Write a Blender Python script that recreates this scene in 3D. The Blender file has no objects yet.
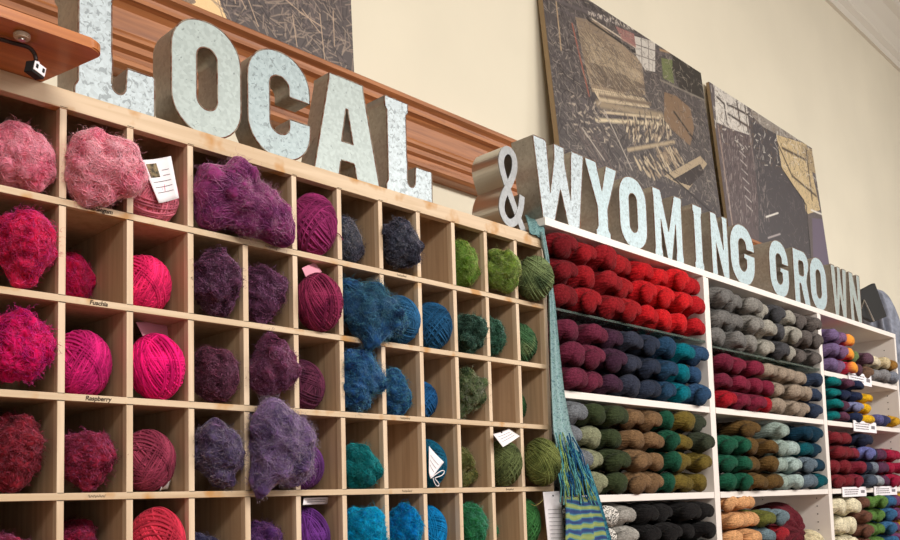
import bpy, bmesh, math, random
import numpy as np
from mathutils import Vector, Matrix, Euler
S = bpy.context.scene
COL = S.collection
rnd = random.Random(7)
PI = math.pi

# ------------------------------------------------------------------ camera
CAM = np.array([-0.4736, -1.4274, 1.55])
RM = np.array([[0.69625253, 0.71662555, -0.0409907], [-0.71720813, 0.69223364, -0.08015667], [-0.02906722, 0.08520807, 0.9959391]])
FOC, CX, CY = 894.55, 450.0, 425.0
cd = bpy.data.cameras.new('camera'); cam = bpy.data.objects.new('camera', cd); COL.objects.link(cam)
M = Matrix(((RM[0][0], RM[0][2], -RM[0][1], CAM[0]), (RM[1][0], RM[1][2], -RM[1][1], CAM[1]), (RM[2][0], RM[2][2], -RM[2][1], CAM[2]), (0, 0, 0, 1)))
cam.matrix_world = M
cd.sensor_width = 36; cd.lens = 36 * FOC / 900; cd.shift_y = (CY - 270) / 900; cd.clip_start = 0.02
S.camera = cam

def at(px, py, P0, N):
    """a measured photo point on the plane through P0 with normal N, in metres"""
    d = RM @ np.array([(px - CX) / FOC, 1, -(py - CY) / FOC]); N = np.array(N, float)
    t = (np.array(P0, float) - CAM) @ N / (d @ N)
    return CAM + t * d

# ------------------------------------------------------------------ helpers
def lin(c):
    return tuple(((v / 255) / 12.92 if v / 255 <= .04045 else ((v / 255 + .055) / 1.055) ** 2.4) for v in c[:3])
def tag(o, label=None, cat=None, group=None, kind=None):
    if label: o['label'] = label
    if cat: o['category'] = cat
    if group: o['group'] = group
    if kind: o['kind'] = kind
    return o
def link(name, me, parent=None, m=None, smooth=False):
    o = bpy.data.objects.new(name, me); COL.objects.link(o)
    if parent: o.parent = parent
    if m is not None: me.materials.append(m)
    if smooth: me.polygons.foreach_set('use_smooth', [True] * len(me.polygons))
    return o
def empty(name, loc, label, cat, group=None, rz=0):
    o = bpy.data.objects.new(name, None); COL.objects.link(o); o.location = loc; o.rotation_euler = (0, 0, rz); o.empty_display_size = .05
    return tag(o, label, cat, group)
def mesh_np(name, V, F, smooth=True):
    """V (n,3), F (m,k) array with the same k for every face"""
    me = bpy.data.meshes.new(name); V = np.asarray(V, np.float32); F = np.asarray(F, np.int32); k = F.shape[1]
    me.vertices.add(len(V)); me.vertices.foreach_set('co', V.ravel())
    me.loops.add(F.size); me.loops.foreach_set('vertex_index', F.ravel())
    me.polygons.add(len(F)); me.polygons.foreach_set('loop_start', np.arange(0, F.size, k, dtype=np.int32))
    try: me.polygons.foreach_set('loop_total', np.full(len(F), k, np.int32))
    except Exception: pass
    me.polygons.foreach_set('use_smooth', np.full(len(F), smooth)); me.update(calc_edges=True)
    return me
def boxes(name, L, m, parent=None, bev=0.0, rot=None):
    """L: list of (x0,x1,y0,y1,z0,z1)"""
    bm = bmesh.new()
    for b in L:
        vs = [bm.verts.new((b[i], b[2 + j], b[4 + k])) for i in (0, 1) for j in (0, 1) for k in (0, 1)]
        for q in ((0, 1, 3, 2), (4, 6, 7, 5), (0, 4, 5, 1), (2, 3, 7, 6), (0, 2, 6, 4), (1, 5, 7, 3)):
            bm.faces.new([vs[i] for i in q])
    if bev > 0:
        bmesh.ops.bevel(bm, geom=bm.edges[:], offset=bev, segments=2, affect='EDGES', profile=.6)
    bmesh.ops.recalc_face_normals(bm, faces=bm.faces[:])
    if rot is not None: bm.transform(rot)
    me = bpy.data.meshes.new(name); bm.to_mesh(me); bm.free()
    return link(name, me, parent, m)
def tubes_np(paths, rad, k=5, closed=False):
    """paths (n,s,3); rad scalar or (n,s) -> V,F quads"""
    P = np.asarray(paths, float); n, s, _ = P.shape
    if closed: T = np.roll(P, -1, 1) - np.roll(P, 1, 1)
    else: T = np.gradient(P, axis=1)
    T /= np.linalg.norm(T, axis=2, keepdims=True) + 1e-12
    ref = np.zeros_like(T); ref[..., 2] = 1; par = np.abs(T[..., 2]) > .9; ref[par] = (1, 0, 0)
    if closed or True:
        c = P.mean(1, keepdims=True); ref2 = P - c
        ln = np.linalg.norm(ref2, axis=2, keepdims=True); ref = np.where(ln > 1e-5, ref2 / (ln + 1e-9), ref) if closed else ref
    A = np.cross(T, ref); A /= np.linalg.norm(A, axis=2, keepdims=True) + 1e-12; B = np.cross(T, A)
    th = np.arange(k) * 2 * PI / k
    R = np.broadcast_to(np.asarray(rad, float), (n, s))[..., None, None]
    V = P[:, :, None, :] + R * (np.cos(th)[None, None, :, None] * A[:, :, None, :] + np.sin(th)[None, None, :, None] * B[:, :, None, :])
    V = V.reshape(-1, 3)
    ns = s if closed else s - 1
    ii, jj, kk = np.meshgrid(np.arange(n), np.arange(ns), np.arange(k), indexing='ij')
    j2 = (jj + 1) % s; k2 = (kk + 1) % k
    ix = lambda a, b, c: (a * s + b) * k + c
    F = np.stack([ix(ii, jj, kk), ix(ii, jj, k2), ix(ii, j2, k2), ix(ii, j2, kk)], -1).reshape(-1, 4)
    return V, F
def join_np(parts):
    Vs, Fs, o = [], [], 0
    for V, F in parts: Vs.append(V); Fs.append(F + o); o += len(V)
    return np.concatenate(Vs), np.concatenate(Fs)
def tube_obj(name, pts, rad, m, parent=None, k=8):
    V, F = tubes_np(np.array([pts]), rad, k)
    return link(name, mesh_np(name, V, F), parent, m)

# ------------------------------------------------------------------ materials
def nodes(name):
    m = bpy.data.materials.new(name); m.use_nodes = True; nt = m.node_tree; b = nt.nodes['Principled BSDF']
    return m, nt, b
def N(nt, t, **kw):
    n = nt.nodes.new(t)
    for k, v in kw.items():
        if k in n.inputs: n.inputs[k].default_value = v
        else: setattr(n, k, v)
    return n
def ramp(nt, stops):
    n = nt.nodes.new('ShaderNodeValToRGB'); cr = n.color_ramp
    while len(cr.elements) > 1: cr.elements.remove(cr.elements[-1])
    cr.elements[0].position = stops[0][0]; cr.elements[0].color = (*stops[0][1], 1)
    for p, c in stops[1:]:
        e = cr.elements.new(p); e.color = (*c, 1)
    return n
def objcoord(nt, scale=(1, 1, 1)):
    tc = nt.nodes.new('ShaderNodeTexCoord'); mp = nt.nodes.new('ShaderNodeMapping'); mp.inputs['Scale'].default_value = scale
    nt.links.new(tc.outputs['Object'], mp.inputs['Vector']); return mp.outputs['Vector']
def plain(name, c, rough=.6, metal=0.0, noise=None):
    m, nt, b = nodes(name); b.inputs['Base Color'].default_value = (*lin(c), 1); b.inputs['Roughness'].default_value = rough; b.inputs['Metallic'].default_value = metal
    if noise:
        sc, amt = noise; v = objcoord(nt); n = N(nt, 'ShaderNodeTexNoise', Scale=sc, Detail=4.0); nt.links.new(v, n.inputs['Vector'])
        d = tuple(max(0, x * (1 - amt)) for x in lin(c)); u = tuple(min(1, x * (1 + amt * .6)) for x in lin(c))
        r = ramp(nt, [(.3, d), (.7, u)]); nt.links.new(n.outputs['Fac'], r.inputs['Fac']); nt.links.new(r.outputs['Color'], b.inputs['Base Color'])
    return m
def wood(name, base, dark, stain, axis='x', rough=.55, sscale=9.0, samt=.62):
    m, nt, b = nodes(name); b.inputs['Roughness'].default_value = rough
    sc = {'x': (2, 40, 40), 'z': (40, 40, 2), 'y': (40, 2, 40)}[axis]
    v = objcoord(nt, sc); n = N(nt, 'ShaderNodeTexNoise', Scale=1.6, Detail=6.0, Distortion=.6); nt.links.new(v, n.inputs['Vector'])
    r = ramp(nt, [(.3, lin(dark)), (.62, lin(base))]); nt.links.new(n.outputs['Fac'], r.inputs['Fac'])
    v2 = objcoord(nt, (1, 1, 1)); n2 = N(nt, 'ShaderNodeTexNoise', Scale=sscale, Detail=3.0); nt.links.new(v2, n2.inputs['Vector'])
    r2 = ramp(nt, [(samt, (0, 0, 0)), (samt + .1, (1, 1, 1))]); nt.links.new(n2.outputs['Fac'], r2.inputs['Fac'])
    mx = N(nt, 'ShaderNodeMix', data_type='RGBA'); nt.links.new(r2.outputs['Color'], mx.inputs[0]); nt.links.new(r.outputs['Color'], mx.inputs[6]); mx.inputs[7].default_value = (*lin(stain), 1)
    nt.links.new(mx.outputs[2], b.inputs['Base Color'])
    bp = N(nt, 'ShaderNodeBump', Strength=.15, Distance=.002); nt.links.new(n.outputs['Fac'], bp.inputs['Height']); nt.links.new(bp.outputs['Normal'], b.inputs['Normal'])
    return m
MAT = {}
MAT['pine_x'] = wood('pale pine front rail', (212, 188, 158), (192, 164, 130), (188, 138, 78), 'x', sscale=14.0, samt=.56)
MAT['pine_z'] = wood('pale pine divider', (222, 198, 170), (198, 170, 138), (206, 166, 116), 'z', samt=.66)
MAT['pine_in'] = wood('bare plywood', (190, 160, 128), (166, 136, 106), (150, 118, 90), 'z', samt=.7)
MAT['oak'] = wood('varnished oak moulding', (176, 114, 70), (130, 78, 46), (100, 58, 34), 'x', rough=.45, samt=.66)
MAT['board'] = wood('orange varnished board', (190, 118, 60), (160, 90, 42), (150, 84, 40), 'x', rough=.3, samt=.7)
MAT['white'] = plain('white melamine', (236, 228, 222), .45, noise=(3, .04))
MAT['wall'] = plain('cream painted plaster', (226, 218, 198), .8, noise=(2.0, .05))
MAT['trimwhite'] = plain('off white crown paint', (222, 216, 204), .6)
MAT['ceil'] = plain('white ceiling paint', (225, 220, 210), .8, noise=(3, .05))
MAT['floor'] = wood('brown plank floor', (140, 100, 70), (100, 70, 48), (80, 55, 40), 'x')
MAT['black'] = plain('black plastic', (16, 15, 16), .75)
MAT['darkgap'] = plain('dark ink', (60, 45, 35), .8)
MAT['paper'] = plain('white card', (240, 235, 240), .7)
MAT['pinkpaper'] = plain('pale pink card', (225, 150, 170), .7)
MAT['ink'] = plain('grey print', (120, 115, 120), .8)
MAT['steel'] = plain('brushed steel', (190, 185, 178), .28, 1.0)
MAT['cable'] = plain('brown rubber cable', (48, 30, 24), .5)
MAT['discw'] = plain('cream plastic', (200, 180, 160), .5)
MAT['glass'] = (lambda: (lambda t: (t[2].inputs.__getitem__('Base Color').__setattr__('default_value', (.55, .75, .68, 1)), t[2].inputs.__getitem__('Roughness').__setattr__('default_value', .05), t[2].inputs.__getitem__('Transmission Weight').__setattr__('default_value', .9), t[0])[-1])(nodes('green edged glass')))()
def galv(name, c, metal, spot, rough=.42):
    m, nt, b = nodes(name); v = objcoord(nt)
    vo = N(nt, 'ShaderNodeTexVoronoi', Scale=150.0); nt.links.new(v, vo.inputs['Vector'])
    n = N(nt, 'ShaderNodeTexNoise', Scale=95.0, Detail=3.0, Distortion=1.2); nt.links.new(v, n.inputs['Vector'])
    base = lin(c); d = tuple(x * .82 for x in base)
    r = ramp(nt, [(.2, d), (.8, base)]); nt.links.new(vo.outputs['Color'], r.inputs['Fac'])
    r2 = ramp(nt, [(spot, (0, 0, 0)), (spot + .05, (.75, .75, .75))]); nt.links.new(n.outputs['Fac'], r2.inputs['Fac'])
    mx = N(nt, 'ShaderNodeMix', data_type='RGBA'); nt.links.new(r2.outputs['Color'], mx.inputs[0]); nt.links.new(r.outputs['Color'], mx.inputs[6]); mx.inputs[7].default_value = (*tuple(x * .42 for x in base), 1)
    nt.links.new(mx.outputs[2], b.inputs['Base Color']); b.inputs['Metallic'].default_value = metal; b.inputs['Roughness'].default_value = rough
    return m
MAT['face_plain'] = galv('pale blue grey zinc face', (168, 180, 178), .12, .66)
MAT['face_pitted'] = galv('pitted zinc face', (160, 176, 180), .12, .585)
MAT['face_spangle'] = galv('spangled zinc face', (186, 198, 204), .15, .55)
MAT['face_bright'] = galv('bright bluish zinc face', (180, 200, 206), .15, .62)
MAT['side'] = galv('dull galvanised side', (172, 164, 152), .45, .68, .4)
MAT['amp_face'] = galv('matt grey zinc', (150, 152, 154), .3, .8)
def rust():
    m, nt, b = nodes('rusty cut edge'); v = objcoord(nt); n = N(nt, 'ShaderNodeTexNoise', Scale=60.0, Detail=3.0); nt.links.new(v, n.inputs['Vector'])
    r = ramp(nt, [(.42, lin((104, 62, 42))), (.62, lin((140, 128, 114)))]); nt.links.new(n.outputs['Fac'], r.inputs['Fac']); nt.links.new(r.outputs['Color'], b.inputs['Base Color']); b.inputs['Roughness'].default_value = .7
    return m
MAT['rust'] = rust()

_y = {}
def yarn_mat(c, c2=None, marl=False, fluff=False, blend=None, strand=False):
    """woollen yarn of colour c; c2 a second dye colour; marl: salt and pepper flecks"""
    key = (tuple(c), tuple(c2) if c2 else None, marl, fluff, strand, tuple(blend) if blend else None)
    if key in _y: return _y[key]
    m, nt, b = nodes('wool %d %d %d' % tuple(c)); b.inputs['Roughness'].default_value = .9
    b.inputs['Sheen Weight'].default_value = .04
    if fluff: b.inputs['Subsurface Weight'].default_value = .5; b.inputs['Subsurface Scale'].default_value = .012; b.inputs['Subsurface Radius'].default_value = (1, .6, .6)
    b.inputs['Specular IOR Level'].default_value = .06
    base = lin(c); a = c2 and lin(c2)
    v = objcoord(nt)
    n = N(nt, 'ShaderNodeTexNoise', Scale=(22.0 if not marl else 230.0), Detail=3.0, Distortion=.5); nt.links.new(v, n.inputs['Vector'])
    lo = tuple(x * .62 for x in base); hi = tuple(min(1, x * 1.28 + .006) for x in base)
    if marl: r = ramp(nt, [(.44, lin((40, 38, 38))), (.54, hi)])
    elif a: r = ramp(nt, [(.34, a), (.5, base), (.72, hi)])
    else: r = ramp(nt, [(.3, lo), (.7, hi)])
    if not strand and not fluff and not marl and not blend:
        v3 = objcoord(nt, (170, 40, 170)); n = N(nt, 'ShaderNodeTexNoise', Scale=1.0, Detail=3.0, Distortion=1.2); nt.links.new(v3, n.inputs['Vector'])
        r = ramp(nt, [(.3, tuple(x * .42 for x in base)), (.5, tuple(x * .8 for x in base)), (.72, tuple(x * 1.2 + .004 for x in base))])  # heathered tone, plus shade of the crevices between strands put into the colour
    nt.links.new(n.outputs['Fac'], r.inputs['Fac'])
    g = nt.nodes.new('ShaderNodeNewGeometry'); mr = N(nt, 'ShaderNodeMapRange'); mr.inputs['To Min'].default_value = .6 if strand else .9; mr.inputs['To Max'].default_value = 1.35 if strand else 1.1
    nt.links.new(g.outputs['Random Per Island'], mr.inputs['Value'])
    hv = N(nt, 'ShaderNodeHueSaturation'); nt.links.new(mr.outputs['Result'], hv.inputs['Value'])
    src = r.outputs['Color']
    if blend:   # dyed length changes towards the front end of the skein
        sx = nt.nodes.new('ShaderNodeSeparateXYZ'); nt.links.new(v, sx.inputs[0])
        r3 = ramp(nt, [(0.0, (1, 1, 1)), (.014, (1, 1, 1)), (.04, (0, 0, 0))]); nt.links.new(sx.outputs['Y'], r3.inputs['Fac'])
        mx = N(nt, 'ShaderNodeMix', data_type='RGBA'); nt.links.new(r3.outputs['Color'], mx.inputs[0]); nt.links.new(src, mx.inputs[6]); mx.inputs[7].default_value = (*lin(blend), 1); src = mx.outputs[2]
    nt.links.new(src, hv.inputs['Color']); nt.links.new(hv.outputs['Color'], b.inputs['Base Color'])
    if not strand and not fluff:
        v3 = objcoord(nt, (230, 45, 230)); n3 = N(nt, 'ShaderNodeTexNoise', Scale=1.0, Detail=2.0, Distortion=1.0); nt.links.new(v3, n3.inputs['Vector'])
        bp = N(nt, 'ShaderNodeBump', Strength=.9, Distance=.003); nt.links.new(n3.outputs['Fac'], bp.inputs['Height']); nt.links.new(bp.outputs['Normal'], b.inputs['Normal'])
    _y[key] = m; return m

# ------------------------------------------------------------------ setting
def struct(name, L, m):
    return tag(boxes(name, L, m), kind='structure')
WY = .42           # face of the long wall
struct('wall_back', [(-3.5, 9.5, WY, WY + .15, 0, 4.84)], MAT['wall'])
struct('wall_left', [(-3.65, -3.5, -6, WY + .15, 0, 4.84)], MAT['wall'])
struct('wall_right', [(9.5, 9.65, -6, WY + .15, 0, 4.84)], MAT['wall'])
struct('floor', [(-3.65, 9.65, -6, WY + .15, -.1, 0)], MAT['floor'])
struct('ceiling', [(-3.65, 9.65, -6, WY + .15, 4.84, 4.95)], MAT['ceil'])
def profile(name, pts, x0, x1, m, kind='structure'):
    """extrude a (y,z) outline along x"""
    bm = bmesh.new(); a = [bm.verts.new((x0, y, z)) for y, z in pts]; b = [bm.verts.new((x1, y, z)) for y, z in pts]
    n = len(pts)
    for i in range(n): bm.faces.new((a[i], a[(i + 1) % n], b[(i + 1) % n], b[i]))
    bm.faces.new(a[::-1]); bm.faces.new(b); bmesh.ops.recalc_face_normals(bm, faces=bm.faces[:])
    me = bpy.data.meshes.new(name); bm.to_mesh(me); bm.free(); o = link(name, me, None, m)
    return tag(o, kind=kind)
profile('trim_1', [(WY, 4.40), (WY - .02, 4.40), (WY - .02, 4.45), (WY - .045, 4.47), (WY - .045, 4.49), (WY - .07, 4.54), (WY - .12, 4.60), (WY - .16, 4.62), (WY - .16, 4.66), (WY - .19, 4.67), (WY - .19, 4.71), (WY - .26, 4.78), (WY - .26, 4.84), (WY, 4.84)], -3.5, 9.5, MAT['trimwhite'])
# carved oak picture ledge running along the wall
profile('trim_2', [(WY, 2.70), (.335, 2.70), (.33, 2.695), (.33, 2.685), (.345, 2.676), (.347, 2.668), (.338, 2.664), (.338, 2.655), (.352, 2.650), (.362, 2.640), (.365, 2.605), (.368, 2.592), (.356, 2.588), (.352, 2.580), (.352, 2.572), (.362, 2.566), (.362, 2.552), (.372, 2.546), (.372, 2.535), (.365, 2.530), (.365, 2.520), (.378, 2.512), (WY, 2.512)], -3.5, 4.27, MAT['oak'])

# ------------------------------------------------------------------ cubby cabinet
s = .115; PW = .1592; Z0 = 2.2122; XR = 12 * s
T = .0115
root = empty('pigeonhole_cabinet', (0, 0, 0), 'tall pale pine pigeonhole cabinet filled with balls and fluff of dyed wool', 'shelving')
NC0, NR = -3, 8
DEP = .30
ZB = Z0 - NR * PW
boxes('top_rail', [(NC0 * s - T / 2, XR + .006, -.001, .019, Z0 - .002, 2.243)], MAT['pine_x'], root, .0012)
boxes('top_panel', [(NC0 * s - T / 2, XR + .006, .019, DEP, 2.231, 2.243)], MAT['pine_in'], root)
boxes('back_panel', [(NC0 * s - T / 2, XR + .006, DEP, DEP + .006, 0.0, 2.243)], MAT['pine_in'], root)
for j in range(1, NR + 1):
    z = Z0 - j * PW
    boxes('shelf_board', [(NC0 * s, XR, 0, .012, z - T / 2, z + T / 2)], MAT['pine_x'], root, .001)
    boxes('shelf_panel', [(NC0 * s, XR, .012, DEP, z - T / 2 + .0005, z + T / 2 - .0005)], MAT['pine_in'], root)
for i in range(NC0, 13):
    x = i * s if i < 12 else XR
    w = T / 2 if i < 12 else .0075
    boxes('divider', [(x - w, x + w, .0012, .016, ZB, Z0 - .001)], MAT['pine_z'], root, .0008)
    boxes('divider_panel', [(x - w + .0005, x + w - .0005, .016, DEP, ZB, 2.231)], MAT['pine_in'], root)
boxes('base', [(NC0 * s - T / 2, XR + .0075, .003, DEP, 0, ZB)], MAT['pine_in'], root)
# notch marks where boards interlock, and pencilled colour names
nm = []
for j in range(1, 5):
    for i in range(1, 12):
        z = Z0 - j * PW
        for sg in (-1, 1):
            nm.append((i * s - .0055 + rnd.uniform(-.001, .001), i * s + .0055, -.0004, .0014, z + sg * T / 2 - .0004, z + sg * T / 2 + .0004))
for i in range(1, 12): nm.append((i * s - .006, i * s + .006, -.0014, .0005, Z0 - .0006, Z0 + .0004))
for b_ in nm: boxes('notch_line', [b_], MAT['darkgap'], root)
def text_mesh(name, txt, size, loc, rot, m, parent, ext=.0002, shear=0.0):
    cu = bpy.data.curves.new(name, 'FONT'); cu.body = txt; cu.size = size; cu.extrude = ext; cu.align_x = 'CENTER'; cu.align_y = 'CENTER'; cu.shear = shear; cu.offset = .0002
    t = bpy.data.objects.new(name, cu); COL.objects.link(t); dg = bpy.context.evaluated_depsgraph_get(); me = bpy.data.meshes.new_from_object(t.evaluated_get(dg))
    bpy.data.objects.remove(t); me.transform(Matrix.Translation(loc) @ Euler(rot).to_matrix().to_4x4())
    me.name = name; me.materials.clear(); return link(name, me, parent, m)
for (c, j, t) in ((1, 1, 'Bubblegum'), (1, 2, 'Fuschia'), (1, 3, 'Raspberry')):
    text_mesh('handwriting', t, .0105, ((c + .52) * s, -.0006, Z0 - j * PW), (PI / 2, 0, 0), MAT['darkgap'], root, shear=.2)
for (c, j) in ((1, 4), (7, 1), (4, 1), (10, 4), (7, 4), (7, 3)):
    pts = [((c + .38) * s + k * .0014, -.0008, Z0 - j * PW + .0022 * math.sin(k * 1.9) * (1 + .4 * math.sin(k))) for k in range(22)]
    tube_obj('handwriting', pts, .0004, MAT['darkgap'], root, 4)

# ------------------------------------------------------------------ wool generators
def ico_dirs(n=5):
    bm = bmesh.new(); bmesh.ops.create_icosphere(bm, subdivisions=n, radius=1); bm.verts.ensure_lookup_table()
    V = np.array([v.co[:] for v in bm.verts]); F = np.array([[v.index for v in f.verts] for f in bm.faces]); bm.free(); return V, F
ICO_V, ICO_F = ico_dirs(6)
def fnoise(P, f, seed, oct=3):
    r = np.random.RandomState(seed); out = 0; a = 1
    for o in range(oct):
        acc = 0
        for k in range(5):
            d = r.normal(size=3); d /= np.linalg.norm(d); acc = acc + np.sin(P @ d * f + r.rand() * 7 + 1.7 * np.sin(P @ np.roll(d, 1) * f * .8 + r.rand() * 6))
        out = out + a * acc / 5; a *= .55; f *= 2.1
    return out
def wool_clump(name, rad, seed, cell=None, blobs=None, fib=900, curl=.5, flen=.022, lump=.5, fine=.0016, amin=-.004):
    """a puff of unspun wool centred on the origin; cell = (x0,x1,z0,z1,yfront) in local coordinates that it has to fit into"""
    r = np.random.RandomState(seed); rad = np.array(rad, float)
    if blobs is None:
        nb = 13; d = r.normal(size=(nb, 3)); d /= np.linalg.norm(d, axis=1, keepdims=True)
        Cn = d * (r.rand(nb, 1) ** .4) * (.34 + .22 * lump); Rn = r.uniform(.52, .68, nb) * (1 - .22 * lump)
        Cn = np.concatenate([Cn, [[0, 0, 0]]]); Rn = np.concatenate([Rn, [.55]])
        Cn = Cn * rad; Rn = Rn[:, None] * rad
    else:
        Cn = np.array([b[:3] for b in blobs], float); Rn = np.array([[b[3]] * 3 if len(b) == 4 else b[3:6] for b in blobs], float)
    best = np.full(len(ICO_V), .004)
    for c, R in zip(Cn, Rn):   # exit distance along each direction through the ellipsoids
        D = ICO_V / R; o = -c / R
        a = (D * D).sum(1); b = (D * o).sum(1); cc = (o * o).sum() - 1; disc = b * b - a * cc
        t = np.where(disc > 0, (-b + np.sqrt(np.maximum(disc, 0))) / a, 0); best = np.maximum(best, t)
    # cauliflower of smaller locks over the surface
    nsm = int(26 + 90 * curl); r0, r1 = (.013, .021) if curl < .3 else (.008, .015)
    for ii in r.randint(0, len(ICO_V), nsm):
        rs_ = r.uniform(r0, r1); c = ICO_V[ii] * max(best[ii] - rs_ * .62, .002); b_ = ICO_V @ c; disc = b_ * b_ - (c @ c - rs_ * rs_)
        best = np.maximum(best, np.where((disc > 0) & (b_ > 0), b_ + np.sqrt(np.maximum(disc, 0)), 0))
    # soften creases slightly and add curly ridges
    P = ICO_V * best[:, None]
    nz = fnoise(P, 75, seed + 5, 3); ridge = np.abs(fnoise(P, 150 + 110 * curl, seed + 9, 2))
    best = best + .0048 * nz - .0052 * ridge * (0.4 + curl)
    P = ICO_V * np.maximum(best, .003)[:, None]
    if cell is not None: P = clampcell(P, cell)
    parts = []
    V4, F4 = P, None
    # loose fibres
    idx = r.randint(0, len(P), fib); base = P[idx]; nrm = ICO_V[idx] + r.normal(size=(fib, 3)) * .75; nrm /= np.linalg.norm(nrm, axis=1, keepdims=True)
    ta = np.cross(nrm, r.normal(size=(fib, 3))); ta /= np.linalg.norm(ta, axis=1, keepdims=True); tb = np.cross(nrm, ta)
    L = flen * r.uniform(.35, 1.15, fib); ns = 8; t = np.linspace(0, 1, ns)
    turns = r.uniform(.6, 1.6, fib) * (1 + 1.5 * curl); amp = r.uniform(.0015, .0045, fib)
    ph = r.rand(fib) * 7
    ang = t[None] * turns[:, None] * 2 * PI + ph[:, None]
    lift = .34 + .15 * (1 - curl)
    path = base[:, None] - nrm[:, None] * .002 + nrm[:, None] * (L[:, None] * (t * (1 - .5 * t))[None] * lift)[..., None] + ta[:, None] * (L[:, None] * t[None] * .75 + amp[:, None] * (np.cos(ang) - np.cos(ph)[:, None]))[..., None] + tb[:, None] * (amp[:, None] * (np.sin(ang) - np.sin(ph)[:, None]))[..., None]
    if cell is not None: path = clampcell(path.reshape(-1, 3), cell).reshape(path.shape)
    rr = (.00024 + .0003 * curl) * (1 - .7 * t)[None].repeat(fib, 0)
    Vt, Ft = tubes_np(path, rr, 3)
    # strands combed across the surface give the streaky look
    nst = int(fib * 1.1); i0 = r.randint(0, len(P), nst); d0 = ICO_V[i0]; ax = np.cross(d0, r.normal(size=(nst, 3))); ax /= np.linalg.norm(ax, axis=1, keepdims=True)
    t2 = np.linspace(-1, 1, 9); al = r.uniform(.18, .5, nst)[:, None] * t2[None] ; wob = .12 * np.sin(t2[None] * 4 + r.rand(nst)[:, None] * 6)
    dd = d0[:, None] * np.cos(al)[..., None] + ax[:, None] * np.sin(al)[..., None] + np.cross(d0, ax)[:, None] * wob[..., None]
    dd /= np.linalg.norm(dd, axis=2, keepdims=True)
    # nearest surface radius by a coarse lookup
    fl = dd.reshape(-1, 3); q = np.round((fl + 1) * 14).astype(int); key = q[:, 0] * 10000 + q[:, 1] * 100 + q[:, 2]
    qv = np.round((ICO_V + 1) * 14).astype(int); kv = qv[:, 0] * 10000 + qv[:, 1] * 100 + qv[:, 2]
    lut = np.zeros(300000); cnt = np.zeros(300000); np.add.at(lut, kv, best); np.add.at(cnt, kv, 1); rs = lut[key] / np.maximum(cnt[key], 1); rs[cnt[key] == 0] = np.nan
    rs = rs.reshape(nst, 9); ok = ~np.isnan(rs).any(1); rs = rs[ok]; dd = dd[ok]
    k = np.array([.25, .5, .25]); rs2 = rs.copy(); rs2[:, 1:-1] = rs[:, :-2] * .25 + rs[:, 1:-1] * .5 + rs[:, 2:] * .25
    ps = dd * (rs2 + .0006)[..., None]
    if cell is not None: ps = clampcell(ps.reshape(-1, 3), cell).reshape(ps.shape)
    Vs, Fs = tubes_np(ps, np.full((len(ps), 9), .0009) * np.sin(np.linspace(.25, PI - .25, 9))[None], 3)
    Vq, Fq = join_np([(Vt, Ft), (Vs, Fs)])
    # triangles of the body as degenerate-free mixed mesh: build with from arrays of two sizes
    me = bpy.data.meshes.new(name); V = np.concatenate([P, Vq]).astype(np.float32); nf3 = len(ICO_F); nf4 = len(Fq)
    loops = np.concatenate([ICO_F.ravel(), (Fq + len(P)).ravel()]).astype(np.int32)
    st = np.concatenate([np.arange(nf3) * 3, nf3 * 3 + np.arange(nf4) * 4]).astype(np.int32); tot = np.concatenate([np.full(nf3, 3), np.full(nf4, 4)]).astype(np.int32)
    me.vertices.add(len(V)); me.vertices.foreach_set('co', V.ravel()); me.loops.add(len(loops)); me.loops.foreach_set('vertex_index', loops)
    me.polygons.add(nf3 + nf4); me.polygons.foreach_set('loop_start', st)
    try: me.polygons.foreach_set('loop_total', tot)
    except Exception: pass
    me.polygons.foreach_set('use_smooth', np.ones(nf3 + nf4, bool)); me.update(calc_edges=True); me.validate()
    return me
def clampcell(P, cell):
    """inside the pigeonhole stay between its boards; in front of it spill freely"""
    x0, x1, z0, z1, yf, yb = cell; P = P.copy()
    out = (P[:, 0] < x0) | (P[:, 0] > x1) | (P[:, 2] < z0) | (P[:, 2] > z1)
    ex = np.maximum.reduce([x0 - P[:, 0], P[:, 0] - x1, z0 - P[:, 2], P[:, 2] - z1])
    spill = out & (P[:, 1] < yf + .022) & (ex > .004)
    P[spill, 1] = np.minimum(P[spill, 1], yf - .0025)
    ins = ~spill & (P[:, 1] > yf - .002)
    P[ins, 0] = np.clip(P[ins, 0], x0, x1); P[ins, 2] = np.clip(P[ins, 2], z0, z1)
    P[:, 1] = np.minimum(P[:, 1], yb)
    return P

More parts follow.
